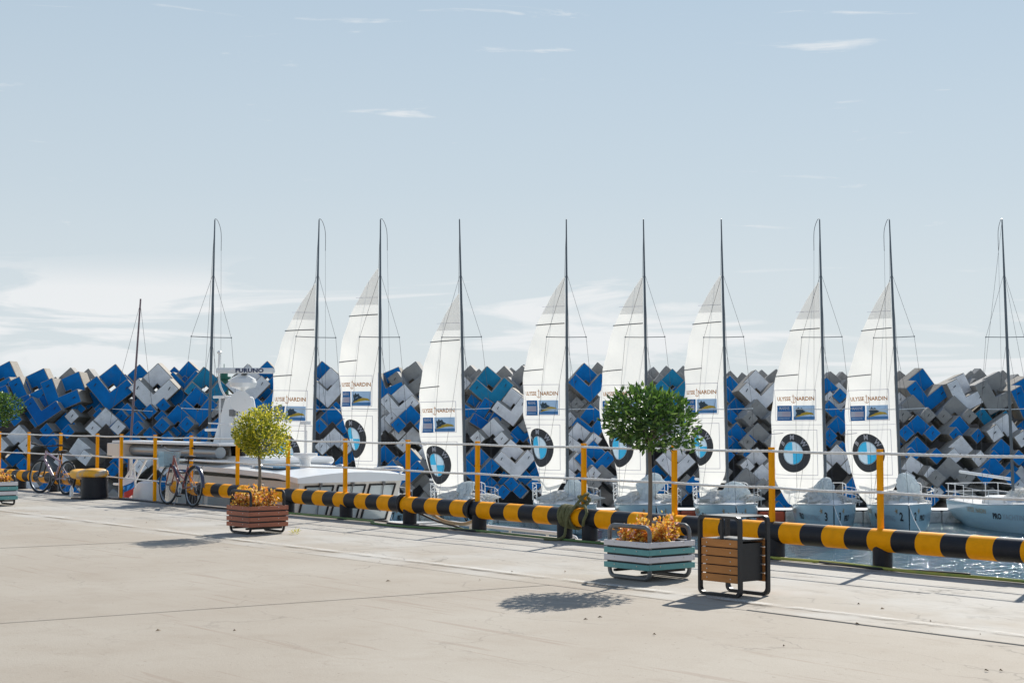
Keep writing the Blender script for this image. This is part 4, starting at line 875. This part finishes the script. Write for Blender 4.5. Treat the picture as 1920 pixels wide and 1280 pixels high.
def push_mesh():
    q = MB(); y0, y1 = HL - BOW - 0.1, HL - BOW - 1.9
    z0 = 0.88
    for zz in (0.32, 0.62):
        q.tube(bez([(-0.95, y1, z0 + zz), (-0.98, y0 - 0.3, z0 + zz), (-0.8, y0, z0 + zz), (0.8, y0, z0 + zz), (0.98, y0 - 0.3, z0 + zz), (0.95, y1, z0 + zz)], 5), 0.016, 6)
    for x, y in ((-0.95, y1), (0.95, y1), (-0.98, y0 - 0.3), (0.98, y0 - 0.3), (-0.6, y0), (0.6, y0)): q.tube([(x, y, z0 - 0.02), (x, y, z0 + 0.63)], 0.016, 6)
    return q.mesh('stern_rail', M['white_metal'], True)
PUSH = push_mesh()
def life_mesh():
    q = MB()
    for sd in (-1, 1):
        for zz in (0.30, 0.55): q.tube([(sd * 0.95, HL - BOW - 1.9, 0.88 + zz), (sd * 1.16, 0.9, 0.90 + zz * 0.97), (sd * 1.12, -0.5, 0.90 + zz * 0.9), (sd * 0.75, -1.7, 1.0 + zz * 0.7)], 0.009, 5)
        for x, y, z in ((1.16, 0.9, 0.87), (1.12, -0.5, 0.9), (0.75, -1.7, 0.98)): q.tube([(sd * x, y, z - 0.02), (sd * x, y, z + 0.56)], 0.011, 6)
    return q.mesh('lifeline', M['white_metal'], True)
LIFE = life_mesh()
CHORD = [(0, 0.05), (0.67, 0.52), (1.67, 1.12), (3.35, 1.82), (4.9, 2.22), (6.2, 2.42), (6.8, 2.34), (7.3, 2.12), (7.7, 1.80), (8.0, 1.40), (8.15, 1.05)]
def sail_set(root, phi0, phi1, dh, seed, spill, bag=20):
    rnd = random.Random(seed); head = 7.95 + dh; ph = [rnd.uniform(0, 6.28) for _ in range(6)]
    CM = 2.42; k = R(phi1 - phi0) / CM; a0 = R(phi0)
    def P(s, h, off=0.0):
        f = smoothstep(head, head - 5, h)
        kk = k + R(bag) / CM * smoothstep(3.2, -0.2, h - dh) + R(bag) * 0.25 / CM * smoothstep(6.0, 3.0, h - dh)
        al = a0 + kk * s
        x = -0.06 - (math.sin(al) - math.sin(a0)) / kk; y = 0.02 + (math.cos(a0) - math.cos(al)) / kk
        wr = 0.030 * math.sin(2.1 * h + 1.6 * s + ph[0]) * min(1, s) + 0.020 * math.sin(4.3 * h - 3 * s + ph[1]) * min(1, s) + 0.05 * smoothstep(1.2, -0.2, h - dh) * math.sin(7 * s + ph[2]) * min(1, s * 2)
        n = Vector((-math.sin(al), -math.cos(al), 0))
        p = mast_pt(h, x, y) + n * (wr + off); return p
    nt, ns = 54, 22; g = MB(); patch = MB()
    def lo(hp): return 0.0 if hp < 6.9 else spill * smoothstep(6.9, 8.15, hp) ** 1.4
    rows = []
    for i in range(nt + 1):
        hp = 8.15 * i / nt; c = interp(CHORD, hp); l0 = lo(hp)
        rows.append([P(l0 + (c - l0) * j / ns, head - hp) for j in range(ns + 1)])
    g.loft(rows, 0, False, False); sail = g.build('mainsail', M['sail'], root, True)
    rows = []
    for i in range(9):
        hp = 0.02 + 1.3 * i / 8; c = interp(CHORD, hp) - 0.012
        rows.append([P(c * j / 4, head - hp, 0.006) for j in range(5)])
    patch.loft(rows, 0, False, False); patch.build('head_patch', M['sail_grey'], sail)
    for h, s0, s1 in ((6.28 + dh, 0.02, 1.17), (4.62 + dh, 0.85, 1.80), (2.50 + dh, 1.55, 2.35)):
        bt = MB(); bt.tube([P(s0 + (s1 - s0) * i / 8, h + 0.06 * (1 - i / 8) * 0 - 0.05 * i / 8, 0.02) for i in range(9)], 0.020 if h > 3 else 0.011, 6); bt.build('batten', M['steel_grey'] if h > 3 else M['p_line'], sail)
    def decal(tpl, m, name, off, par=None):
        q = MB(); q.add([P(-x, y + dh, off) for x, y in tpl[0]], tpl[1]); return q.build(name, M[m], par or sail)
    # s runs to the left, so pattern x = -s
    X = lambda s: -s
    w1, w0 = -1.93, -0.22
    for y in (2.955, 4.065): decal(rect2d(w1, w0, y - 0.008, y + 0.008, 14, 1), 'p_line', 'panel_seam', 0.008)
    for x in (w1, w0): decal(rect2d(x - 0.008, x + 0.008, 2.95, 4.07, 1, 8), 'p_line', 'panel_seam', 0.008)
    decal(moved(T_UL, -1.50, 3.74), 'p_orange', 'lettering', 0.011); decal(moved(T_NA, -0.64, 3.74), 'p_orange', 'lettering', 0.011)
    an = ([], [])
    for r_ in (rect2d(-1.085, -1.065, 3.60, 3.90, 1, 3), rect2d(-1.12, -1.03, 3.82, 3.84, 2, 1), ring2d(0.085, 0.105, 200, 340, 12, 1)):
        b0 = len(an[0]); vs = r_[0] if r_[0][0][1] > 1 else [(x - 1.075, y + 3.69) for x, y in r_[0]]
        an[0].extend(vs); an[1].extend(tuple(i + b0 for i in f) for f in r_[1])
    decal(an, 'p_orange', 'anchor_mark', 0.011)
    pn = decal(rect2d(-1.85, -1.16, 2.96, 3.50, 6, 4), 'p_navy', 'blue_panel', 0.009)
    decal(moved(T_MA, -1.505, 3.40), 'p_white', 'lettering', 0.014); decal(rect2d(-1.81, -1.22, 3.09, 3.29, 5, 2), 'p_white', 'white_bar', 0.013)
    for i in range(3): decal(rect2d(-1.60, -1.24, 3.115 + i * 0.06, 3.140 + i * 0.06, 4, 1), 'p_pink', 'stripe', 0.017)
    decal(rect2d(-1.78, -1.26, 3.015, 3.045, 4, 1), 'p_pale', 'stripe', 0.013)
    decal(rect2d(-1.10, -0.26, 2.98, 3.50, 8, 4), 'p_sky', 'picture_panel', 0.009); decal(rect2d(-1.10, -0.26, 2.98, 3.10, 8, 1), 'p_sea', 'picture_panel', 0.012)
    decal(([(-1.06, 3.06), (-0.86, 3.10), (-0.66, 3.14), (-0.46, 3.17), (-0.28, 3.16), (-0.36, 3.24), (-0.55, 3.27), (-0.75, 3.22), (-0.93, 3.13)], [(0, 1, 8), (1, 2, 7, 8), (2, 3, 6, 7), (3, 4, 5, 6)]), 'p_yellow', 'picture_panel', 0.015)
    decal(([(-1.03, 3.10), (-0.80, 3.17), (-0.58, 3.28), (-0.70, 3.34), (-0.74, 3.42), (-0.83, 3.38), (-0.88, 3.45), (-0.95, 3.36), (-1.02, 3.38), (-0.96, 3.22)], [(0, 1, 9), (1, 2, 3, 9), (3, 4, 5, 9), (5, 6, 7, 9), (7, 8, 9)]), 'p_dark', 'picture_panel', 0.015)
    for y, a, b_ in ((2.80, -2.24, -0.02), (0.86, -2.38, -0.02), (6.9, -0.9, -0.02)): decal(rect2d(a, b_, y - 0.006, y + 0.006, 14, 1), 'p_line', 'seam', 0.006)
    v1, v0 = -2.12, -0.20
    for y in (0.985, 2.615): decal(rect2d(v1, v0, y - 0.008, y + 0.008, 14, 1), 'p_line', 'panel_seam', 0.008)
    for x in (v1, v0): decal(rect2d(x - 0.008, x + 0.008, 0.98, 2.62, 1, 8), 'p_line', 'panel_seam', 0.008)
    cx, cy = -1.14, 1.78
    em = decal(moved(ring2d(0.40, 0.70), cx, cy), 'p_ring', 'emblem_ring', 0.010)
    decal(moved(ring2d(0.405, 0.425), cx, cy), 'p_pale', 'emblem_line', 0.014)
    for q, c in ((0, 'p_pale'), (90, 'p_blue'), (180, 'p_pale'), (270, 'p_blue')): decal(moved(ring2d(0.0, 0.40, q, q + 90, 12, 4), cx, cy), c, 'emblem_quarter', 0.010)
    for tt, a in ((T_B, 142), (T_M, 90), (T_W, 38)): decal(moved(tt, cx + 0.56 * math.cos(R(a)), cy + 0.56 * math.sin(R(a)), R(a - 90)), 'p_white', 'lettering', 0.016)
    return sail
def cloth_heap(root, seed, hgt, wid, x0=0.05, m='jib'):
    rnd = random.Random(seed); q = MB(); n, k = 72, 26; rings = []; ph = [rnd.uniform(0, 6.28) for _ in range(12)]
    for j in range(k + 1):
        t_ = j / k; base = wid * (max(0.0, 1 - t_ ** 2.6) ** 0.5 * 0.96 + 0.04) * (1 + 0.16 * math.sin(6 * t_ + ph[0]) + 0.08 * math.sin(13 * t_ + ph[6]))
        ring = []
        for i in range(n):
            a = 2 * math.pi * i / n
            fold = 0.26 * math.sin(2 * a + 4 * t_ + ph[1]) + 0.30 * abs(math.sin(4 * a - 5 * t_ + ph[2])) + 0.22 * abs(math.sin(7.5 * a + 7 * t_ + ph[3]) if i else 0.3) - 0.2
            r_ = base * (0.8 + fold * (1 + 0.5 * t_))
            zz = DK + 0.03 + hgt * t_ * (1 + 0.10 * math.sin(2 * a + ph[8]) * (1 - t_) + 0.08 * math.sin(5 * a + ph[5]) * (1 - t_))
            ring.append((x0 + 0.16 * math.sin(2.5 * t_ + ph[4]) + r_ * math.cos(a), -0.35 + 0.30 * t_ + r_ * 0.8 * math.sin(a), zz))
        rings.append(ring)
    q.loft(rings); return q.build('folded_sail', M[m], root, True)
def boat(px_base, px_top, y_top, depth, yaw, number, label, sail=None, side_text=False, halyard=1, group='racing sail boats in a row'):
    base = at(px_base, 940, depth); base.z = WATER
    top_w = at(px_top, y_top, depth + MAST_H * math.sin(RAKE))
    roll = math.atan2(top_w.x - base.x, MAST_H)
    yaw = yaw if number == '9' else -(base.x * 2.87 - 15) / 165.0
    t = empty('sail_boat', base, (0, roll, yaw), label, 'sail boat', group)
    h_ = link('hull', HULL, t); link('deck', DECK, t); link('coach_roof', COACH, t); mast = link('mast', MAST, t)
    for hh, ww, rr in SPR:
        for sd in (-1, 1):
            q = MB(); q.tube([mast_pt(hh, sd * 0.04, 0), mast_pt(hh + 0.02, sd * ww, 0.22 if ww > 0.9 else 0.16)], rr, 6); q.lathe([(0.02, -0.025), (0.02, 0.025)], 6, mast_pt(hh + 0.02, sd * ww, 0.22 if ww > 0.9 else 0.16))
            q.build('spreader', M['white_metal'] if ww > 0.9 else M['alu'], t, True)
    for me in STAY_ME: link('stay', me, t)
    q = MB(); sgn = halyard
    q.tube(bez([mast_pt(10.28), mast_pt(10.2, sgn * 0.10, -0.1), mast_pt(9.8, sgn * 0.22, -0.14), mast_pt(9.1, sgn * 0.24, -0.15)], 5), 0.010, 5); q.tube([mast_pt(9.1, sgn * 0.24, -0.15), mast_pt(4.0, sgn * 0.35, -0.2), (sgn * 0.5, -0.4, 1.0)], 0.004, 4); q.build('wind_vane', M['wire'], t)
    link('stern_rail', PUSH, t); link('lifeline', LIFE, t)
    bm_ = MB()
    if sail: a = R(sail[1] * 0.62); bm_.tube([mast_pt(0.75, 0, 0.06), mast_pt(0.80, -0.05 - 2.5 * math.cos(a) * 0.6, 2.4 * math.sin(a))], 0.045, 8)
    else: bm_.tube([mast_pt(0.85, -0.03, 0.06), mast_pt(1.05, -1.0, 2.5)], 0.055, 8)
    bm_.build('boom', M['gel'], t, True)
    q = MB(); yy = HL - BOW + 0.04; q.box(-0.02, 0.02, yy, yy + 0.28, -0.5, 0.75); q.build('rudder', M['gel'], t)
    if number:
        for sd in (-1, 1):
            def on(tpl, d0, z, nm, m):
                q = MB(); q.add([hull_at(d0 + (-x if sd < 0 else x), z + y, sd) for x, y in tpl[0]], tpl[1]); q.build(nm, M[m], h_)
            z = 0.58
            on(T_NUM[number], 0.35, z + 0.03, 'number', 'ink_black')
            pro = moved(T_PRO, 0, 0); wpro = max(p[0] for p in T_PRO[0]); wya = max(p[0] for p in T_YA[0])
            if sd < 0: on(T_PRO, 0.75 + wya + 0.06 + wpro, z - 0.05, 'lettering', 'ink_black'); on(T_YA, 0.75 + wya, z - 0.05, 'lettering', 'ink_grey')
            else: on(T_PRO, 0.75, z - 0.05, 'lettering', 'ink_black'); on(T_YA, 0.75 + wpro + 0.06, z - 0.05, 'lettering', 'ink_grey')
            if sd < 0: on(T_UN, 0.75 + wya + wpro + 0.5 + max(p[0] for p in T_UN[0]), z + 0.08, 'lettering', 'ink_gold')
            star = [(0.13 * math.cos(a_) * (1 if i % 2 else 0.35), 0.13 * math.sin(a_) * (1 if i % 2 else 0.35)) for i, a_ in enumerate([2 * math.pi * k / 10 for k in range(10)])]
            on((star, [tuple(range(10))]), 0.62, z + 0.22, 'star_mark', 'ink_gold')
    if sail:
        sail_set(t, *sail); cloth_heap(t, sail[3], 0.75 + 0.45 * ((sail[3] * 7) % 3) / 3, 0.36, 0.10)
        cloth_heap(t, sail[3] + 50, 0.42, 0.5, -0.45, 'sail'); cloth_heap(t, sail[3] + 80, 0.30, 0.42, 0.5, 'sail')
    else: cloth_heap(t, 90, 0.5, 0.5, 0.3, 'sail')
    q = MB(); q.tube(bez([(0, -BOW + 0.05, 1.02), (0.12, -BOW - 0.5, 0.55), (0.3, -BOW - 1.3, 0.1), (0.45, -BOW - 1.9, -0.15)], 5), 0.013, 5); q.build('bow_line', M['rope'], t)
    return t
DB = 57.5
lab = 'racing sail boat with printed white mainsail, '
boat(388, 408, 408, DB, R(4), None, 'sail boat with bare mast directly behind the radar tower of the motor boat', None, halyard=1)
boat(585, 602, 420, DB, R(3), '8', lab + 'beside the yellow green tree', (12, 80, -0.05, 1, 0.55, 45), halyard=1)
boat(711, 717, 419, DB, R(5), '7', lab + 'curling in above the motor boat roof', (15, 78, 0.50, 2, 0.55, 75), halyard=1)
boat(874, 865, 421, DB, R(5), '6', lab + 'set lowest, with a crumpled foot', (12, 70, -0.42, 3, 0.55, 60), halyard=0)
boat(1064, 1063, 420, DB, R(4), '5', lab + 'standing over the coiled olive rope', (14, 70, 0.18, 4, 0.55, 62), halyard=0)
boat(1216, 1207, 419, DB, R(5), '4', lab + 'directly behind the dark green tree', (12, 66, 0.18, 5, 0.55, 58), halyard=0)
boat(1366, 1352, 419, DB, R(5), '1', lab + 'directly behind the litter bin', (14, 80, 0.24, 6, 0.55, 52), halyard=0)
boat(1549, 1535, 419, DB, R(8), '3', lab + 'moored beside the red pontoon floats', (10, 62, 0.0, 7, 0.55, 12), halyard=-1)
boat(1691, 1666, 424, DB, R(7), '2', lab + 'beside the bare masted boat at the row end', (10, 58, 0.02, 8, 0.55, 26), halyard=-1)
boat(1901, 1881, 416, DB, R(5), '9', 'sail boat with bare mast and sail stowed, at the row end by white floats', None, halyard=-1)
# small yacht with a thin raked mast
base = at(233, 860, 50); base.z = WATER
t = empty('small_yacht', base, (0, R(3.4), R(20)), 'small yacht with a thin brownish bare mast beyond the gangway', 'sail boat')
for nm, me in (('hull', HULL), ('deck', DECK), ('coach_roof', COACH)):
    o = link(nm, me, t); o.scale = (0.8, 0.8, 0.8)
mm = mat('brown_mast', (0.22, 0.15, 0.16), 0.4, 0.3)
q = MB(); q.tube([(0, 0, 0.7), (0, 0.1, 7.75)], [0.045, 0.026], 8); q.build('mast', mm, t, True)
for sd in (-1, 1):
    q = MB(); q.tube([(0, 0.05, 4.25), (sd * 0.62, 0.12, 4.25)], 0.012, 6); q.build('spreader', M['white_metal'], t)
    q = MB(); q.tube([(sd * 0.85, 0.3, 0.7), (sd * 0.62, 0.12, 4.25), (0, 0.1, 7.6)], 0.005, 4); q.build('stay', M['wire'], t)

# ------------------------------------------------------------------ floating pontoon behind the boats
pont = thing('floating_pontoon', (at(1200, 900, 62.3).x, 62.3, WATER), R(-0.5), 'long floating pontoon of white and red plastic cubes behind the sail boats', 'pontoon')
fw = MB(); fw.box(-0.49, 0.49, -0.75, 0.75, -0.25, 0.42); fm1 = None
random.seed(3)
mesh_w = None
for k in range(-22, 22):
    red = 0 <= k <= 5 or -3 <= k <= -2
    key = 'pont_red' if red else 'pont_white'
    if not hasattr(fw, key):
        o = fw.build('float', M[key], pont, bevel=0.05); setattr(fw, key, o.data)
    else: o = link('float', getattr(fw, key), pont)
    o.location = (k * 1.0, random.uniform(-.02, .02), random.uniform(-0.015, 0.015))
lip = MB(); lip.box(-22.5, 22, -0.72, 0.72, 0.44, 0.47); lip.build('walkway', M['pont_white'], pont)
for k in range(-21, 22, 3):
    q = MB(); q.tube([(k, -0.62, 0.46), (k, -0.62, 0.62)], 0.04, 8); q.tube([(k - 0.12, -0.62, 0.60), (k + 0.12, -0.62, 0.60)], 0.03, 8); q.build('cleat', M['steel_black'], pont, True)

# ------------------------------------------------------------------ breakwater of notched concrete blocks
def block_mesh(kind, colour):
    d = 0.60; A, B = 0.40, 0.58
    xs = [0, A, B, 1.0]
    def solid(i, j, layer):
        x, y = (xs[i] + xs[i + 1]) / 2, (xs[j] + xs[j + 1]) / 2
        if layer == 1: return not (x < B and y < B)
        if kind == 'up': return not (x > A and y > A)
        return (x < A and y > B) or (x > B and y < A)
    q = MB(); c, s = math.cos(R(45)), math.sin(R(45))
    def pt(x, y, z): x -= .5; y -= .5; return (x * c - y * s, z, x * s + y * c)
    zz = [-d, 0.0, d]
    for L_ in (0, 1):
        for i in range(3):
            for j in range(3):
                if not solid(i, j, L_): continue
                x0, x1, y0, y1, z0, z1 = xs[i], xs[i + 1], xs[j], xs[j + 1], zz[L_], zz[L_ + 1]
                def nb(di, dj, dl):
                    a, b_, l_ = i + di, j + dj, L_ + dl
                    return 0 <= a < 3 and 0 <= b_ < 3 and 0 <= l_ < 2 and solid(a, b_, l_)
                if not nb(0, 0, -1): q.add([pt(x0, y0, z0), pt(x1, y0, z0), pt(x1, y1, z0), pt(x0, y1, z0)], [(0, 1, 2, 3)], 0)
                if not nb(0, 0, 1): q.add([pt(x0, y0, z1), pt(x1, y0, z1), pt(x1, y1, z1), pt(x0, y1, z1)], [(3, 2, 1, 0)], 1)
                if not nb(-1, 0, 0): q.add([pt(x0, y0, z0), pt(x0, y1, z0), pt(x0, y1, z1), pt(x0, y0, z1)], [(0, 1, 2, 3)], 1)
                if not nb(1, 0, 0): q.add([pt(x1, y0, z0), pt(x1, y1, z0), pt(x1, y1, z1), pt(x1, y0, z1)], [(3, 2, 1, 0)], 1)
                if not nb(0, -1, 0): q.add([pt(x0, y0, z0), pt(x1, y0, z0), pt(x1, y0, z1), pt(x0, y0, z1)], [(3, 2, 1, 0)], 1)
                if not nb(0, 1, 0): q.add([pt(x0, y1, z0), pt(x1, y1, z0), pt(x1, y1, z1), pt(x0, y1, z1)], [(0, 1, 2, 3)], 1)
    me = bpy.data.meshes.new('armour_block'); me.from_pydata(q.v, [], q.f)
    for m in (M[colour], M['blk_side'] if colour != 'blk_grey' else M['blk_grey'], M['ink_black']): me.materials.append(m)
    me.polygons.foreach_set('material_index', q.m)
    bm = bmesh.new(); bm.from_mesh(me); bmesh.ops.remove_doubles(bm, verts=bm.verts, dist=1e-5)
    bmesh.ops.dissolve_limit(bm, angle_limit=0.01, verts=bm.verts, edges=bm.edges, delimit={'MATERIAL'})
    bmesh.ops.bevel(bm, geom=[e for e in bm.edges if len(e.link_faces) == 2 and e.calc_face_angle(0) > 0.6], offset=0.018, segments=1, affect='EDGES', clamp_overlap=True, material=1)
    bmesh.ops.recalc_face_normals(bm, faces=bm.faces)
    # lifting hooks on the arms
    for hx, hy in ((0.2, 0.82), (0.82, 0.2)):
        p = pt(hx, hy, -d - 0.012)
        mt = Matrix.Translation(p) @ Matrix.Rotation(R(30), 4, 'Y') @ Matrix.Diagonal((0.018, 0.02, 0.10, 1))
        r_ = bmesh.ops.create_cube(bm, size=1.0, matrix=mt)
        for v_ in r_['verts']:
            for f_ in v_.link_faces: f_.material_index = 2
    bm.to_mesh(me); bm.free(); return me
BM = {}
def block_me(kind, c):
    if (kind, c) not in BM: BM[(kind, c)] = block_mesh(kind, c)
    return BM[(kind, c)]
CN = dict(b='blk_blue', d='blk_deep', t='blk_teal', w='blk_white', g='blk_grey')
CL = dict(b='blue painted', d='blue painted', t='teal painted', w='white painted', g='bare grey')
BLOCKS = []
def B(kind, c, rows):
    for r_ in rows: BLOCKS.append((kind, c) + (r_ if len(r_) == 4 else r_ + (0,)))
B('up', 'b', [(5, 714, 38, -20), (67, 731, 42, -22), (130, 737, 43, -22), (211, 727, 44, -6), (608, 712, 30, 5), (733, 722, 36, -20), (1098, 719, 38, 0), (1111, 794, 36, 6), (1113, 863, 37, -2),
              (767, 879, 38, 0), (895, 873, 38, 4), (942, 782, 32, 6), (897, 763, 32, 12), (1241, 895, 34, 2), (1725, 733, 42, -10), (1914, 745, 40, -16), (1567, 767, 32, 0), (370, 762, 36, 4),
              (354, 712, 34, 0), (1369, 738, 30, 0), (1381, 780, 32, 0), (492, 750, 34, 0), (500, 712, 30, 0), (260, 718, 28, 0), (1280, 742, 32, 0)])
B('up', 'd', [(35, 748, 36, -22), (327, 722, 30, 0), (909, 786, 32, 10), (90, 765, 36, -10)])
B('up', 'w', [(295, 727, 45, 0), (465, 723, 40, 0), (621, 729, 40, 4), (755, 757, 37, -4), (964, 763, 36, 6), (960, 863, 39, 0), (1087, 828, 36, 8), (1265, 867, 36, 0), (1418, 735, 41, 0), (1573, 751, 32, 0),
              (1796, 739, 42, -18), (402, 752, 30, 0)])
B('up', 't', [(386, 729, 40, 6), (917, 728, 41, 6), (1261, 728, 36, 0), (1853, 782, 34, -6)])
B('up', 'g', [(773, 716, 38, -10), (1861, 737, 42, -20), (1076, 760, 34, 0), (980, 720, 32, 0)])
B('down', 'b', [(172, 767, 34, 0), (63, 790, 34, 0), (121, 808, 34, 0), (30, 875, 34, 0), (91, 838, 34, 0), (220, 778, 32, 0), (250, 806, 34, 0), (235, 880, 34, 0), (245, 840, 34, 0), (335, 762, 34, 0), (334, 796, 36, 0),
                (289, 783, 34, 0), (268, 771, 32, 0), (307, 814, 32, 0), (344, 822, 32, 0), (250, 869, 30, 0), (494, 850, 32, 0), (607, 769, 32, 0), (641, 767, 32, 0), (623, 797, 36, 0), (598, 872, 32, 0), (662, 869, 32, 0),
                (769, 796, 36, 0), (721, 869, 30, 0), (781, 762, 30, 0), (974, 829, 32, 0), (934, 890, 34, 0), (978, 909, 32, 0), (989, 886, 32, 0), (954, 918, 30, 0), (917, 924, 32, 0), (1087, 920, 32, 0),
                (1381, 828, 32, 0), (1375, 852, 30, 0), (1300, 926, 30, 0), (1550, 742, 32, 0), (1571, 815, 34, 0), (1550, 840, 30, 0), (1601, 928, 32, 0), (1798, 815, 35, -4), (1721, 816, 38, 0), (1721, 857, 38, 0),
                (1861, 895, 40, -4), (1879, 859, 36, 0), (1908, 879, 34, 0), (1757, 934, 32, 0)])
B('down', 'w', [(126, 781, 34, 0), (199, 801, 36, 0), (34, 835, 38, 0), (152, 859, 38, 8), (285, 878, 36, 0), (627, 840, 37, 0), (720, 787, 32, 0), (722, 812, 32, 0), (775, 835, 34, 0), (743, 903, 34, 0), (804, 862, 32, 0),
                (924, 820, 36, 0), (1001, 920, 34, 0), (1083, 886, 38, 0), (1395, 812, 30, 0), (1418, 873, 34, 0), (1430, 904, 30, 0), (1569, 873, 38, 0), (1881, 817, 42, -8), (1800, 857, 40, -4), (1713, 890, 36, 6), (1731, 922, 30, 0), (1914, 907, 32, 0)])
B('down', 'g', [(786, 914, 32, 0), (970, 800, 32, 0), (1107, 762, 32, 0), (1131, 908, 36, 0), (1288, 924, 32, 0), (1420, 785, 36, 0), (1422, 830, 36, 0), (1402, 915, 38, 0), (1444, 812, 32, 0), (1711, 777, 36, 0), (1741, 788, 32, 0),
                (1790, 779, 36, 0), (1782, 899, 42, 0), (1833, 926, 34, 0)])
CREST = [(130, 712, 22), (162, 712, 20), (881, 702, 16), (897, 706, 14), (944, 702, 15), (962, 704, 14), (980, 704, 20), (1123, 700, 20), (1225, 706, 18), (1253, 704, 18), (1282, 706, 20), (1369, 714, 18), (1395, 715, 16), (1453, 711, 18), (1430, 712, 18),
         (1562, 713, 16), (1581, 714, 16), (1802, 716, 16), (1820, 712, 16), (1837, 710, 18), (1883, 715, 20), (1907, 718, 16), (30, 712, 16), (465, 698, 14), (560, 712, 18), (700, 712, 18), (850, 706, 18), (1030, 708, 18), (1170, 708, 18), (1330, 710, 18), (1500, 714, 18), (1640, 714, 18), (1690, 714, 18), (760, 704, 16), (790, 708, 18)]
rnd = random.Random(77)
def depth_of(y): return 76.5 - (y - 700) * 0.030
def place_block(kind, c, px, py, r_, rot, dep, tilt=None, behind=0.0):
    p = at(px, py, dep); o = link('armour_block', block_me(kind, c2 if False else CN[c]))
    size = r_ * math.sqrt(2) * dep / F_PX
    o.scale = (size,) * 3; o.location = p
    o.rotation_euler = (R(rnd.uniform(-9, 3)), R(-rot + rnd.uniform(-3, 3)) * -1 if False else R(rot * -1 + rnd.uniform(-3, 3)), R(rnd.uniform(-13, 13)))
    tier = 'crest' if py < 745 else ('middle tier' if py < 850 else 'lower')
    if behind > 2: tier = 'rear crest'
    shape = 'with upward notch' if kind == 'up' else 'with stub arms'
    mark = next(w_ for x_, w_ in LANDMARKS if px < x_)
    return tag(o, f'{CL[c]} {tier} concrete block {shape}, beyond the {mark}', 'concrete block', f'{CL[c]} {tier} breakwater blocks {shape}')
LANDMARKS = [(195, 'black bicycle'), (385, 'bicycle with basket'), (555, 'radar tower'), (690, 'motor boat roof'), (900, 'motor boat bow'), (1140, 'coiled olive rope'),
             (1330, 'dark green tree'), (1480, 'litter bin'), (1630, 'boat numbered 3'), (1780, 'boat numbered 2'), (99999, 'bare masted end boat')]
used = []
for kind, c, px, py, r_, rot in BLOCKS:
    place_block(kind, c, px, py, max(r_, 34) + 2.0, -rot if False else rot, depth_of(py) + (0.0 if r_ >= 35 else rnd.uniform(0.7, 1.3)))
    used.append((px, py))
for px, py, r_ in CREST: place_block('up' if rnd.random() < 0.5 else 'down', 'g', px, py + 30 - r_, 32, rnd.uniform(-8, 8), 79.5 + rnd.uniform(-0.5, 0.8), behind=3)
row = 0; y = 722
while y < 1000:
    x = -150 + (33 if row % 2 else 0)
    while x < 2090:
        if all((x - a) ** 2 + (y - b_) ** 2 > 44 ** 2 for a, b_ in used):
            c = rnd.choices('bdwg', (5, 2, 3, 2) if x < 700 else (3, 1, 4, 4))[0]
            kind = 'up' if rnd.random() < (0.7 if y < 760 else 0.3) else 'down'
            place_block(kind, c, x + rnd.uniform(-6, 6), y + rnd.uniform(-5, 5), 38, rnd.uniform(-10, 10), depth_of(y) + rnd.uniform(1.2, 1.8))
            used.append((x, y))
        x += 66
    y += 33; row += 1
md = MB(); X0, X1 = at(-900, 800, 78).x, at(2900, 800, 78).x
prof = [(72.0, WATER - 2), (73.5, WATER), (76.8, 0.6), (79.2, 2.6), (82.5, 2.6), (90, WATER - 2)]
rings = []
for i in range(61):
    x = X0 + (X1 - X0) * i / 60
    rings.append([(x, y_ + rnd.uniform(-.3, .3), z_ + rnd.uniform(-.3, .2)) for y_, z_ in prof])
md.loft(rings); tag(md.build('breakwater_mound', M['rubble']), kind='structure')
# green harbour beacon
p = at(420, 705, 81.5); p.z = 2.6
t = thing('harbour_beacon', p, 0, 'small dark green beacon lantern on the breakwater behind the radar', 'beacon')
zt = at(420, 706, 81.5).z - p.z
q = MB(); q.lathe([(0.26, -0.2), (0.22, zt - 0.15), (0.36, zt - 0.12), (0.36, zt)], 14); q.build('tower', M['beacon'], t, True)
q = MB(); q.lathe([(0.20, zt), (0.20, zt + 0.28), (0.28, zt + 0.30), (0.05, zt + 0.42)], 12); q.build('lantern', M['beacon'], t, True)
q = MB(); q.tube([(0, 0, zt + 0.4), (0, 0, zt + 0.65)], 0.02, 6); q.build('finial', M['beacon'], t)

# ------------------------------------------------------------------ small litter on the concrete
rnd = random.Random(9)
tw_m = mat('dry_leaf', (0.16, 0.11, 0.06), 0.9); 
for i, (px, py) in enumerate([(900, 1088), (728, 1090), (1125, 1158), (1227, 1190), (712, 1053), (1098, 1162), (1850, 1258), (1877, 1258), (1470, 1212), (275, 980), (1205, 1055), (1060, 1072), (960, 1073), (1608, 1170), (1838, 1190), (440, 1183), (297, 1183), (1655, 1142), (1610, 1133), (1745, 1165)]):
    p = ground(px, py); q = MB(); a = rnd.uniform(0, 3.14); L_ = rnd.uniform(0.012, 0.03)
    q.add([(-L_, 0, 0.003), (0, -L_ * 0.35, 0.006), (L_, 0, 0.004), (0, L_ * 0.35, 0.016)], [(0, 1, 2), (0, 2, 3), (0, 3, 1), (1, 3, 2)])
    o = q.build('dry_leaf', tw_m); o.location = p + Vector((0, 0, 0.002)); o.rotation_euler = (0, 0, a); tag(o, 'tiny dry brown leaf lying on the concrete', 'leaf', 'dry leaves scattered on the quay')
q = MB(); tn = []
leaf_cloud(q, tn, (0, 0, 0.02), (0.09, 0.09, 0.05), 60, 0.05, 0.008, rnd, [], 0.1); tn = [0.6] * len(q.f)
o = build_leaves(q, tn, 'weed_tuft', M['leaf_yellow'], None); o.location = ground(553, 1001) + Vector((0, 0, 0.005)); tag(o, 'dry weed tuft growing from a joint by the brown planter', 'weed')
